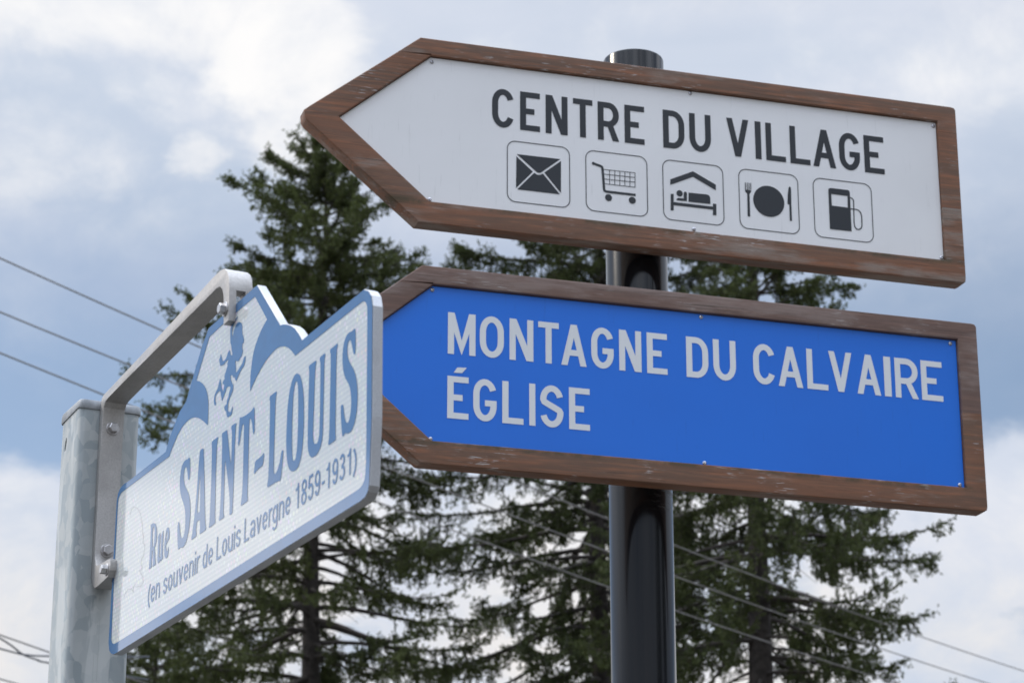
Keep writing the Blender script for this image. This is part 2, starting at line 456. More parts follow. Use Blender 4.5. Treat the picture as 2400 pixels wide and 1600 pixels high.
def glyph(ch, x0, x1, H, t):
    w_ = x1 - x0; cx = (x0 + x1) / 2; h = t / 2; th = t * .96
    rx = w_ / 2 - h; ry = min(H / 2 - h, rx * 1.45); xl, xr = x0 + h, x1 - h
    q = lambda a, b, c, d: [(a, b), (c, b), (c, d), (a, d)]
    top = H - h - ry; bot = h + ry
    if ch == 'I': return [q(x0, 0, x1, H)]
    if ch == 'L': return [q(x0, 0, x0 + t, H), q(x0, 0, x1, th)]
    if ch == 'T': return [q(cx - h, 0, cx + h, H), q(x0, H - th, x1, H)]
    if ch == 'E': return [q(x0, 0, x0 + t, H), q(x0, 0, x1, th), q(x0, H - th, x1, H), q(x0, H * .5 - th * .5, x0 + w_ * .72, H * .5 + th * .5)]
    if ch == 'N': return [q(x0, 0, x0 + t, H), q(x1 - t, 0, x1, H), [(x0, H), (x0 + t * 1.12, H), (x1, 0), (x1 - t * 1.12, 0)]]
    if ch == 'M': return [q(x0, 0, x0 + t, H), q(x1 - t, 0, x1, H), [(x0, H * .97), (x0, H), (x0 + t * 1.05, H), (cx, H * .34), (x1 - t * 1.05, H), (x1, H), (x1, H * .97), (cx + .0004, 0), (cx - .0004, 0)]]
    if ch == 'V': return [[(x0, H), (x0 + t * 1.02, H), (cx + t * .5, 0), (cx - t * .5, 0)], [(x1 - t * 1.02, H), (x1, H), (cx + t * .5, 0), (cx - t * .5, 0)]]
    if ch == 'A':
        return [[(x0, 0), (x0 + t * 1.02, 0), (cx + t * .5, H), (cx - t * .5, H)], [(x1 - t * 1.02, 0), (x1, 0), (cx + t * .5, H), (cx - t * .5, H)],
                q(x0 + w_ * .20, H * .24, x1 - w_ * .20, H * .24 + th)]
    a0 = math.degrees(math.asin(max(-1, min(1, (H * .735 - top) / ry))))
    if ch == 'O': return stroke_polys(arc(cx, top, rx, ry, 0, 180, 14) + arc(cx, bot, rx, ry, 180, 360, 14), t, True)
    if ch == 'C': return stroke_polys(arc(cx, top, rx, ry, a0, 180, 16) + arc(cx, bot, rx, ry, 180, 360 - a0, 16), t)
    if ch == 'G': return stroke_polys(arc(cx, top, rx, ry, a0, 180, 16) + arc(cx, bot, rx, ry, 180, 360, 16) + [(xr, H * .47)], t) + [q(cx, H * .36, x1, H * .36 + th)]
    if ch == 'U': return stroke_polys([(xl, H)] + arc(cx, bot, rx, ry, 180, 360, 16) + [(xr, H)], t)
    if ch == 'D':
        ax_ = x0 + w_ * .45; r2 = xr - ax_; ry2 = r2 * 1.3
        return [q(x0, 0, x0 + t, H)] + stroke_polys([(x0, H - h)] + arc(ax_, H - h - ry2, r2, ry2, 90, 0, 10) + arc(ax_, h + ry2, r2, ry2, 0, -90, 10) + [(x0, h)], t)
    if ch == 'R':
        ax_ = x0 + w_ * .5; r2 = xr - ax_; yb = H * .43; yc = (H - h + yb) / 2; ryb = (H - h - yb) / 2
        return [q(x0, 0, x0 + t, H), [(x0 + w_ * .42, yb), (x0 + w_ * .42 + t, yb), (x1, 0), (x1 - t * 1.08, 0)]] + stroke_polys([(x0, H - h)] + arc(ax_, yc, r2, ryb, 90, -90, 14) + [(x0, yb)], t)
    if ch == 'S':
        pts = arc(cx, H - h - ry * .95, rx, ry * .95, a0 - 4, 178, 14) + [(xl + rx * .12, H * .600), (cx - rx * .42, H * .548), (cx, H * .505), (cx + rx * .42, H * .462), (xr - rx * .12, H * .410)] + arc(cx, h + ry * .95, rx, ry * .95, 2, -180 + a0 - 4, 14)
        return stroke_polys(pts, t)
    raise ValueError(ch)

def flat_union(name, polys, y, mat, parent, holes_of=None):
    """union of polygons (metres, local x,z) as one flat sheet facing local -y"""
    vs, fs = [], []
    for p in polys:
        if area(p) < 0: p = p[::-1]
        k = len(vs); vs += [Vector(q_) for q_ in p]; fs.append(list(range(k, k + len(p))))
    ov, oe, of, _, _, _ = delaunay_2d_cdt(vs, [], fs, 0, 1e-6)
    bbs = [(min(p[0] for p in P), max(p[0] for p in P), min(p[1] for p in P), max(p[1] for p in P)) for P in polys]
    def inside(x, z):
        for P, bb in zip(polys, bbs):
            if x < bb[0] or x > bb[1] or z < bb[2] or z > bb[3]: continue
            c = False
            for i in range(len(P)):
                (x1, z1), (x2, z2) = P[i - 1], P[i]
                if (z1 > z) != (z2 > z) and x < (x2 - x1) * (z - z1) / (z2 - z1) + x1: c = not c
            if c: return True
        return False
    faces = [f for f in of if inside(sum(ov[i].x for i in f) / len(f), sum(ov[i].y for i in f) / len(f))]
    me = bpy.data.meshes.new(name)
    me.from_pydata([(v.x, y, v.y) for v in ov], [], [list(f) for f in faces])
    bm = bmesh.new(); bm.from_mesh(me)
    bmesh.ops.delete(bm, geom=[v for v in bm.verts if not v.link_faces], context='VERTS')
    for f in bm.faces:
        f.normal_update()
        if f.normal.y > 0: f.normal_flip()
    bm.to_mesh(me); bm.free()
    return link(bpy.data.objects.new(name, me), parent, mat)
def flat_poly(name, loops, y, mat, parent):
    """one or more (outer, hole) loops"""
    vs, faces = [], []
    for outer, hole in loops:
        ls = [[Vector((p[0], p[1], 0)) for p in outer]] + ([[Vector((p[0], p[1], 0)) for p in hole]] if hole else [])
        tri = tessellate_polygon(ls)
        k = len(vs); vs += [(p.x, y, p.y) for l in ls for p in l]
        faces += [[k + i for i in t_] for t_ in tri]
    me = bpy.data.meshes.new(name); me.from_pydata(vs, [], faces)
    bm = bmesh.new(); bm.from_mesh(me)
    for f in bm.faces:
        f.normal_update()
        if f.normal.y > 0: f.normal_flip()
    bm.to_mesh(me); bm.free()
    return link(bpy.data.objects.new(name, me), parent, mat)
def smooth_loop(pts, sharp=38):
    """one Chaikin pass that keeps sharp corners"""
    n = len(pts); out_ = []
    for i in range(n):
        a, b, c = Vector(pts[i - 1]), Vector(pts[i]), Vector(pts[(i + 1) % n])
        u, v = b - a, c - b
        if u.length < 1e-6 or v.length < 1e-6: continue
        if math.degrees(u.angle(v)) > sharp: out_.append(tuple(b))
        else:
            out_.append(tuple(b - u * .22)); out_.append(tuple(b + v * .22))
    return out_
def tube(bm, pts, rad, seg=8):
    rings = []
    for i, p in enumerate(pts):
        p = Vector(p); a = Vector(pts[max(i - 1, 0)]); b = Vector(pts[min(i + 1, len(pts) - 1)])
        d = (b - a).normalized(); u = d.orthogonal().normalized() if abs(d.z) > .9 else d.cross(Vector((0, 0, 1))).normalized()
        v = d.cross(u); r = rad[i] if isinstance(rad, (list, tuple)) else rad
        rings.append([bm.verts.new(p + (u * math.cos(2 * math.pi * k / seg) + v * math.sin(2 * math.pi * k / seg)) * r) for k in range(seg)])
    for i in range(len(rings) - 1):
        for k in range(seg):
            bm.faces.new((rings[i][k], rings[i][(k + 1) % seg], rings[i + 1][(k + 1) % seg], rings[i + 1][k]))
    bm.faces.new(rings[0][::-1]); bm.faces.new(rings[-1])

# ------------------------------------------------------------------ measured outlines, millimetres in the plane of each sign
D_OUTLINE = [[57.1,649.9],[61.5,639.7],[69.3,634.6],[78.8,631.8],[86.8,631.2],[793.6,633.0],[805.2,634.1],[811.6,637.9],[814.4,643.4],[817.4,708.2],[814.5,816.0],[810.7,827.3],[803.2,834.7],[792.0,839.6],[638.5,837.8],[628.2,847.9],[617.9,856.5],[605.7,863.6],[593.6,868.7],[583.5,871.7],[577.4,872.8],[506.3,939.7],[360.8,938.8],[340.4,923.7],[323.8,906.1],[307.3,887.5],[294.8,873.5],[274.1,867.6],[258.6,856.8],[243.0,845.9],[232.5,832.7],[99.8,832.8],[83.8,833.5],[70.7,831.6],[63.3,826.9],[60.2,819.2]]
D_WHITE = [[67.1,654.8],[69.6,649.2],[75.6,645.1],[84.8,643.7],[782.9,645.7],[794.6,646.7],[801.1,649.5],[803.9,653.6],[805.8,670.0],[803.9,740.0],[801.8,814.5],[800.8,820.5],[797.5,824.8],[792.6,827.2],[787.5,828.1],[621.2,826.3],[615.9,830.9],[608.2,836.7],[599.0,842.1],[589.9,845.9],[580.8,848.5],[568.8,850.1],[556.8,849.1],[544.9,847.2],[533.0,843.8],[521.1,839.1],[509.2,833.3],[496.8,825.7],[495.6,841.3],[497.8,853.0],[500.7,862.6],[506.1,871.3],[514.2,878.3],[523.6,884.9],[539.1,890.9],[501.7,928.0],[449.6,928.5],[403.5,928.0],[364.3,927.0],[359.3,922.0],[327.2,888.1],[337.4,884.1],[347.8,878.5],[356.8,871.8],[363.0,865.0],[367.5,856.8],[370.1,848.2],[370.6,834.3],[370.3,824.6],[356.2,833.0],[343.0,840.1],[331.6,844.6],[318.6,847.9],[304.3,848.8],[288.5,847.0],[273.1,841.7],[261.0,834.2],[250.5,827.4],[247.0,823.2],[146.1,824.1],[85.2,824.7],[74.5,824.0],[68.1,820.7],[65.3,814.4]]
D_LET = [[[[312.9,804.2],[316.6,802.3],[319.0,790.6],[319.2,780.6],[316.1,777.7],[313.1,779.4],[310.2,787.4],[307.2,793.7],[303.8,795.9],[300.5,794.4],[298.6,789.3],[299.1,782.5],[302.5,776.1],[307.5,770.9],[313.8,766.0],[319.0,759.7],[323.0,752.1],[325.4,742.7],[325.8,731.7],[323.6,721.4],[319.4,712.6],[313.8,707.4],[307.9,705.0],[301.5,705.4],[297.5,706.9],[292.9,705.8],[289.7,706.8],[286.1,719.4],[284.7,733.0],[286.4,737.5],[289.6,737.3],[292.0,733.4],[294.8,724.0],[298.4,717.6],[302.1,715.9],[306.4,716.8],[309.7,722.5],[310.2,731.2],[309.0,741.3],[305.7,749.8],[299.8,756.8],[293.2,764.0],[288.4,771.9],[286.0,780.3],[285.7,788.2],[287.8,796.6],[291.7,801.2],[297.1,803.6],[303.4,804.4],[309.2,803.2]],None],[[[352.9,802.8],[357.2,802.6],[360.3,800.5],[364.3,778.6],[370.3,742.4],[374.0,719.9],[376.0,713.0],[378.6,709.2],[376.7,707.3],[360.1,706.8],[357.9,708.0],[358.8,712.9],[357.3,722.9],[352.0,723.7],[348.2,722.5],[347.4,718.9],[346.2,713.8],[348.4,710.5],[347.5,707.5],[334.1,706.6],[331.5,708.1],[334.6,715.5],[337.9,726.6],[341.3,744.2],[344.1,765.3],[346.0,787.8],[347.8,799.5],[349.0,801.9]],[[351.8,772.6],[353.2,768.4],[354.9,746.2],[355.6,732.5],[349.5,732.6],[348.0,735.0],[349.0,749.9],[350.3,764.8]]],[[[403.5,802.6],[405.2,801.1],[402.7,796.5],[401.8,777.3],[403.0,744.8],[404.6,713.5],[406.3,709.4],[405.0,707.6],[388.7,706.7],[385.9,708.1],[388.0,713.3],[388.2,732.5],[388.2,764.7],[386.6,795.5],[385.0,799.2],[385.3,802.4]],None],[[[416.9,802.9],[431.0,802.7],[433.0,800.0],[436.5,789.4],[444.7,765.8],[446.6,761.6],[447.9,769.3],[447.0,795.1],[444.0,801.3],[445.0,803.4],[457.2,802.9],[459.6,801.4],[457.8,796.3],[457.3,773.1],[457.6,741.3],[457.4,715.1],[457.1,706.8],[455.5,705.7],[451.0,705.0],[448.2,706.4],[448.0,717.5],[445.7,728.6],[440.8,742.5],[434.8,757.8],[429.8,769.8],[429.1,759.3],[429.6,738.0],[429.9,721.0],[430.0,712.5],[432.0,709.4],[431.4,707.4],[419.2,706.9],[416.4,708.5],[418.9,715.3],[419.7,735.2],[419.2,767.3],[417.6,795.7],[415.9,800.5]],None],[[[469.0,805.5],[476.3,803.7],[489.1,802.9],[503.2,803.1],[509.1,805.1],[511.5,803.6],[513.4,789.2],[514.4,778.5],[511.9,775.2],[509.2,777.3],[506.0,788.1],[503.0,793.2],[500.2,795.9],[498.4,794.5],[497.9,787.2],[498.6,761.9],[499.7,735.5],[499.6,713.3],[501.2,710.8],[500.9,707.8],[485.6,707.2],[482.0,707.3],[480.7,708.8],[483.3,716.9],[484.4,729.1],[483.8,755.4],[482.6,782.0],[482.1,793.3],[479.1,795.7],[477.3,793.0],[474.3,786.5],[471.7,777.6],[468.3,774.9],[466.3,777.0],[466.6,788.6],[467.6,798.9]],None],[[[542.9,747.5],[544.0,745.7],[541.8,736.0],[539.5,734.4],[525.9,734.0],[518.5,731.7],[515.9,733.2],[518.0,743.5],[520.3,745.2],[535.5,745.7]],None],[[[572.6,803.8],[574.2,802.2],[571.4,796.4],[571.2,777.0],[571.2,748.6],[572.0,721.3],[573.8,717.2],[577.4,716.5],[582.5,719.1],[587.7,726.1],[591.4,735.2],[595.1,736.4],[597.2,734.7],[595.4,720.7],[593.4,710.1],[590.9,705.4],[584.9,706.9],[568.7,707.5],[556.9,707.5],[554.9,709.4],[557.4,718.3],[557.9,740.8],[556.6,769.7],[555.8,797.5],[553.7,800.4],[554.6,803.6]],None],[[[629.9,805.5],[636.8,800.9],[642.6,791.3],[647.0,777.8],[649.2,762.6],[650.0,743.6],[648.6,727.4],[645.3,715.1],[639.3,707.9],[632.4,705.3],[623.3,706.4],[615.6,709.8],[609.3,717.0],[605.6,728.0],[603.6,741.9],[603.5,758.8],[604.6,777.7],[608.6,793.5],[615.1,802.9],[622.1,806.5]],[[627.0,797.9],[630.4,794.4],[632.2,785.4],[633.7,764.8],[634.2,742.4],[633.2,726.1],[630.1,717.5],[626.0,716.2],[622.9,718.9],[620.6,727.3],[618.8,746.7],[618.7,766.9],[619.4,784.7],[622.4,795.1],[624.7,798.0]]],[[[676.5,804.6],[678.5,802.9],[675.9,797.0],[675.1,775.1],[674.7,747.6],[674.3,729.1],[675.8,723.2],[678.8,719.4],[684.4,718.2],[688.3,720.4],[690.4,726.9],[690.4,743.2],[689.7,770.8],[688.8,797.5],[686.3,802.7],[687.5,804.6],[699.0,804.9],[700.8,803.3],[698.9,797.8],[699.0,779.0],[699.5,746.0],[699.5,724.3],[697.6,716.2],[692.5,710.0],[685.1,706.6],[673.6,707.1],[667.0,710.4],[662.4,717.1],[660.6,727.4],[660.0,751.8],[659.8,779.6],[660.2,798.4],[658.2,802.9],[659.2,804.5]],None],[[[730.4,805.1],[731.8,803.6],[729.2,797.3],[729.8,759.0],[730.9,714.0],[732.6,711.4],[732.0,708.9],[715.3,708.1],[713.3,709.7],[715.5,717.7],[715.3,752.4],[714.6,798.5],[712.2,802.5],[713.2,804.6]],None],[[[771.9,807.0],[774.3,805.1],[775.7,793.7],[775.5,781.9],[773.0,780.7],[770.6,782.3],[766.8,791.1],[763.8,797.4],[761.1,799.0],[757.3,797.8],[755.4,793.0],[756.3,785.6],[759.6,779.2],[765.1,773.2],[771.9,766.9],[777.5,758.8],[781.6,748.0],[783.1,738.0],[782.5,725.5],[779.1,715.9],[773.6,709.0],[767.3,706.6],[760.8,707.0],[754.7,709.2],[750.4,707.5],[748.0,707.9],[745.4,716.9],[742.5,731.6],[742.6,739.1],[746.0,739.9],[748.7,737.9],[751.0,730.3],[753.5,723.2],[757.6,718.3],[761.6,717.7],[765.2,722.0],[767.4,729.8],[767.4,739.4],[764.5,749.8],[759.5,756.7],[751.2,764.5],[746.0,773.6],[743.9,783.0],[743.8,792.7],[746.6,800.6],[751.6,805.6],[758.1,807.3],[766.0,806.2]],None],[[[196.8,758.2],[202.2,757.5],[207.6,755.6],[211.9,751.7],[214.5,746.5],[215.6,741.3],[215.2,735.4],[213.4,730.3],[210.3,727.8],[211.9,719.7],[214.1,711.7],[215.9,707.1],[215.2,706.5],[207.1,706.3],[205.1,707.0],[206.5,711.0],[205.1,718.8],[203.7,725.1],[201.2,725.4],[201.5,719.6],[201.2,711.7],[202.2,707.5],[201.2,706.6],[193.7,706.3],[191.7,707.3],[193.2,713.5],[193.2,722.5],[193.1,734.1],[193.2,746.6],[193.0,753.7],[191.5,756.6],[192.4,757.9]],[[202.5,752.9],[204.9,751.9],[206.5,747.4],[207.5,740.7],[206.9,734.3],[205.3,730.2],[202.4,729.6],[201.5,730.6],[200.2,739.9],[199.9,749.0],[201.0,752.3]]],[[[225.7,740.6],[226.8,739.6],[227.6,730.9],[227.2,721.1],[227.2,713.6],[228.5,711.6],[230.6,711.9],[231.3,717.6],[231.4,727.5],[231.0,733.6],[229.8,735.9],[236.2,740.7],[237.5,740.0],[237.8,728.5],[238.3,712.0],[239.6,710.3],[239.1,708.4],[232.9,706.3],[232.1,706.3],[231.5,708.7],[228.5,706.4],[224.6,705.8],[222.0,707.4],[220.9,711.1],[220.7,720.1],[220.3,730.1],[220.2,734.7],[218.8,736.0],[222.4,739.6]],None],[[[252.4,740.8],[256.1,738.5],[258.2,734.5],[258.9,729.9],[258.4,726.1],[253.0,723.4],[249.0,720.9],[248.6,718.5],[250.6,714.6],[253.0,713.1],[254.9,714.6],[256.5,717.2],[258.0,716.3],[258.2,711.4],[256.9,707.3],[254.0,705.5],[249.6,705.8],[246.2,707.8],[244.0,711.7],[243.0,717.4],[242.8,723.8],[244.1,730.5],[246.2,736.9],[248.6,740.3]],[[249.8,736.8],[251.4,735.6],[252.2,731.5],[251.7,727.7],[249.9,724.9],[248.5,725.0],[247.7,728.6],[248.3,733.9]]]]
D_LION = [[457.0,914.4],[462.3,911.9],[465.7,908.6],[466.6,903.0],[467.8,897.3],[472.3,892.1],[472.8,886.3],[468.8,886.4],[468.3,882.1],[471.3,877.3],[468.9,875.1],[467.2,872.6],[462.2,871.9],[461.3,870.6],[458.4,870.2],[453.2,871.8],[450.0,873.7],[449.9,870.3],[451.7,866.0],[451.9,859.9],[455.4,859.6],[465.1,862.7],[470.0,864.2],[473.6,868.4],[478.3,870.4],[480.1,868.6],[479.1,863.0],[475.4,859.6],[469.6,858.4],[463.8,855.6],[459.1,852.5],[454.4,849.4],[452.3,850.4],[450.4,852.8],[448.7,856.4],[446.1,855.2],[444.5,857.2],[441.2,860.1],[437.4,861.1],[436.1,860.1],[437.0,857.6],[439.5,853.1],[444.3,849.4],[446.3,845.8],[445.1,841.6],[439.4,838.1],[435.6,835.4],[432.8,833.2],[432.6,828.7],[431.5,825.3],[433.3,821.8],[437.1,820.7],[440.2,819.7],[442.1,821.5],[445.2,824.4],[446.5,823.6],[445.8,819.0],[443.7,815.8],[438.7,815.4],[433.5,815.7],[429.7,817.2],[428.0,820.3],[427.0,823.6],[421.1,827.5],[419.7,830.6],[422.7,832.0],[426.8,831.9],[427.4,835.5],[431.2,838.2],[433.7,843.5],[436.9,846.3],[436.7,848.5],[431.0,850.5],[426.8,851.2],[424.0,848.6],[420.3,845.1],[415.4,842.0],[413.0,839.7],[411.5,840.5],[409.6,844.5],[407.5,848.9],[406.0,853.1],[398.6,853.8],[393.6,852.2],[391.1,849.8],[391.1,846.0],[394.0,842.9],[393.4,840.6],[390.6,841.0],[387.9,843.1],[386.4,847.4],[387.3,852.5],[391.1,856.0],[397.1,858.0],[399.8,862.6],[403.4,867.2],[405.6,866.2],[406.0,862.7],[408.3,860.8],[408.2,857.8],[411.6,853.0],[414.0,849.6],[416.4,852.3],[417.4,856.6],[412.7,858.5],[411.5,859.9],[414.3,862.1],[418.4,862.8],[416.5,865.2],[417.9,867.9],[421.6,871.3],[425.3,875.5],[424.1,877.4],[427.8,881.6],[422.6,881.7],[417.5,881.0],[413.5,879.9],[409.3,880.8],[402.9,881.7],[401.3,882.8],[402.0,884.1],[399.8,886.0],[398.4,890.6],[401.7,892.7],[402.5,895.4],[404.8,893.3],[407.0,888.8],[410.3,884.8],[416.1,884.4],[421.1,886.0],[424.8,890.2],[428.7,892.2],[431.7,889.6],[433.6,884.8],[438.5,882.9],[438.6,885.5],[435.7,889.9],[434.5,895.6],[431.8,897.9],[430.3,906.8],[429.5,914.8],[432.1,919.3],[439.2,920.1],[447.1,922.2],[451.2,922.8],[451.2,922.0],[448.4,920.2],[444.4,919.2],[439.5,916.9],[435.8,912.8],[435.8,908.9],[437.2,903.3],[439.4,907.8],[443.1,912.0],[446.9,914.6],[451.9,915.3]]
D_GHOST = [[112.2,787.0],[116.5,792.9],[126.6,795.2],[140.4,790.1],[152.0,780.6],[157.1,770.9],[161.9,765.4],[161.0,758.0],[168.3,749.5],[165.2,743.5],[173.9,738.9],[171.6,726.8],[162.9,724.6],[162.6,719.6],[169.5,713.8],[158.6,712.1],[171.0,703.4],[174.1,696.1],[167.5,693.4],[152.0,695.1]]
D_GHOST2 = [[148.7,700.0],[138.8,698.0],[141.3,691.6],[132.1,697.8],[120.5,699.5],[110.5,696.6],[105.9,692.9]]
D_ENV = [[[173.4,120.1],[261.5,120.5],[228.4,93.1],[223.9,88.8],[221.1,87.0],[217.7,86.3],[214.5,87.1],[211.4,89.4]],[[172.7,115.3],[205.9,87.5],[171.9,49.3]],[[174.3,47.0],[208.6,85.6],[212.8,82.8],[216.3,82.0],[219.7,82.5],[222.5,83.7],[226.0,85.9],[259.9,47.0]],[[262.7,116.8],[262.2,49.8],[228.8,88.4]]]
D_CARTS = [[[[328.7,119.9],[343.8,116.0],[346.2,114.4],[347.3,110.2],[350.0,67.8],[351.3,65.1],[354.5,64.0],[414.5,64.0]],5.0],[[[347.7,109.8],[414.1,110.4]],1.3],[[[348.6,99.9],[414.0,100.6]],1.3],[[[349.5,89.7],[413.8,90.7]],1.3],[[[350.5,79.9],[413.6,80.1]],1.3],[[[361.7,109.9],[361.3,79.7]],1.3],[[[372.4,110.0],[372.0,79.8]],1.3],[[[382.8,110.1],[382.3,79.9]],1.3],[[[393.1,110.1],[392.7,79.9]],1.3],[[[403.5,110.2],[403.0,80.0]],1.3],[[[414.0,110.9],[413.5,79.5]],1.3]]
D_CARTC = [[328.7,119.9,3.2],[358.8,51.9,7.2],[407.4,52.0,7.2]]
D_BED = [[[486.8,105.6],[534.7,128.5],[582.0,105.8],[581.7,93.9],[534.5,116.8],[486.5,93.8]],[[514.1,80.4],[515.6,82.7],[518.4,83.5],[520.9,81.2],[520.5,63.6],[498.9,62.9],[499.4,66.2],[502.2,68.2],[513.8,68.8]],[[524.3,82.2],[561.8,82.9],[567.1,81.3],[569.3,77.3],[569.4,63.4],[523.8,62.9]],[[487.0,75.0],[493.3,75.7],[492.5,41.0],[486.2,40.3]],[[492.7,58.6],[574.8,58.6],[574.6,52.2],[492.6,52.1]],[[574.7,65.1],[581.9,64.8],[581.3,41.2],[574.0,40.8]]]
D_BEDC = [[505.6,78.3,6.6]]
D_EAT = [[[643.1,102.7],[656.4,102.8],[655.8,99.1],[652.5,94.8],[652.4,46.7],[647.1,46.7],[647.6,95.5],[643.8,98.1]],[[736.9,119.3],[738.7,120.8],[740.8,119.7],[741.5,115.2],[740.9,83.7],[741.0,47.5],[736.3,47.4],[736.5,82.1],[732.7,82.7],[734.1,104.6],[735.6,114.5]],[[643.6,118.4],[645.3,118.4],[645.0,102.1],[643.1,102.1]],[[647.5,118.4],[649.2,118.4],[648.9,102.6],[646.9,102.6]],[[651.3,118.5],[653.0,118.5],[652.8,103.0],[650.8,103.0]],[[655.0,118.5],[656.7,118.5],[656.4,103.5],[654.5,103.5]]]
D_EATC = [[693.0,83.8,33.0]]
D_PUMP = [[821.6,122.7],[822.6,126.5],[826.6,128.3],[864.0,128.4],[867.2,126.6],[868.1,122.8],[868.2,40.4],[821.6,40.0]]
D_PUMPH = [[827.6,115.7],[862.7,115.6],[862.2,90.4],[827.8,90.7]]
D_PUMPS = [[[[868.1,112.9],[873.0,110.7],[875.3,108.3],[875.4,99.6],[874.4,60.2],[875.3,51.6],[878.8,46.6],[884.2,46.1],[889.2,49.3],[891.3,55.6],[891.6,75.3],[889.9,82.7],[885.1,87.6],[878.6,88.6],[868.2,88.5]],2.3]]
D_UT = [["C",123.8,167.9],["E",180.2,220.5],["N",232.0,276.8],["T",288.0,327.9],["R",338.6,382.4],["E",393.9,435.1],["D",473.8,518.6],["U",529.0,574.4],["V",607.7,654.9],["I",668.3,681.0],["L",690.9,733.2],["L",742.6,785.8],["A",791.9,841.3],["G",849.0,894.1],["E",903.5,947.1]]
D_LT1 = [["M",29.9,83.1],["O",91.3,137.9],["N",148.9,195.3],["T",204.9,245.3],["A",249.8,299.7],["G",309.1,353.5],["N",364.4,408.8],["E",419.8,460.7],["D",499.1,543.7],["U",553.8,599.9],["C",635.3,680.3],["A",686.7,737.4],["L",746.1,789.7],["V",792.1,840.8],["A",850.5,900.2],["I",908.0,922.6],["R",931.2,980.0],["E",986.9,1032.2]]
D_LT2 = [["E",29.8,70.4],["G",79.3,124.1],["L",135.0,175.8],["I",187.0,198.8],["S",208.1,253.3],["E",264.3,305.0]]
D_ACC = [[41.6,135.1],[48.4,145.9],[66.8,146.9],[57.7,135.8]]
D_SCU = [[2.6,291.5],[1.1,5.2],[533.0,295.8],[533.5,6.3],[1060.4,292.8],[1061.8,5.7]]
D_SCL = [[-0.7,292.9],[-1.2,3.7],[531.3,294.3],[530.8,3.7],[1054.4,293.5],[1056.6,4.9]]
PTOP = 3.848

# ================================================================== ground (never in view, lights the undersides)
bm = bmesh.new()
bmesh.ops.create_grid(bm, x_segments=24, y_segments=24, size=1500)
g = bm_obj('ground', bm, M['grass']); tag(g, kind='structure')

# ================================================================== black pole
POLE = (.245, 4.72)
bm = bmesh.new()
NR = 72; r0 = .0607
prof = [(r0, 0.0), (r0, PTOP - .004), (r0 - .0012, PTOP - .001), (r0 - .004, PTOP), (r0 - .02, PTOP + .001), (0.0, PTOP + .0015)]
rings = []
for (r_, z_) in prof[:-1]:
    rings.append([bm.verts.new((r_ * math.cos(2 * math.pi * i / NR), r_ * math.sin(2 * math.pi * i / NR), z_)) for i in range(NR)])
c_ = bm.verts.new((0, 0, prof[-1][1]))
for a, b in zip(rings, rings[1:]):
    for i in range(NR): bm.faces.new((a[i], a[(i + 1) % NR], b[(i + 1) % NR], b[i]))
for i in range(NR): bm.faces.new((rings[-1][i], rings[-1][(i + 1) % NR], c_))
o = bm_obj('pole', bm, M['black'], smooth=True)
o.location = (POLE[0], POLE[1], 0)
tag(o, 'thick glossy black round pole carrying both wooden arrow signs', 'pole')

# ================================================================== arrow signs
def screw_mesh(r):
    bm = bmesh.new(); N = 16
    rs = [(r, 0), (r * .98, -r * .22), (r * .78, -r * .48), (r * .45, -r * .62)]
    rg = [[bm.verts.new((a * math.cos(2 * math.pi * i / N), y, a * math.sin(2 * math.pi * i / N))) for i in range(N)] for a, y in rs]
    for a, b in zip(rg, rg[1:]):
        for i in range(N): bm.faces.new((a[i], a[(i + 1) % N], b[(i + 1) % N], b[i]))
    rc = [bm.verts.new((r * (.34 if i % 2 else .12) * math.cos(2 * math.pi * i / N), -r * .34, r * (.34 if i % 2 else .12) * math.sin(2 * math.pi * i / N))) for i in range(N)]
    for i in range(N): bm.faces.new((rg[-1][i], rg[-1][(i + 1) % N], rc[(i + 1) % N], rc[i]))
    bm.faces.new(rc)
    bmesh.ops.recalc_face_normals(bm, faces=bm.faces)
    me = bpy.data.meshes.new('screw'); bm.to_mesh(me); bm.free()
    me.materials.append(M['screw'])
    return me
SCREW = screw_mesh(.0042)

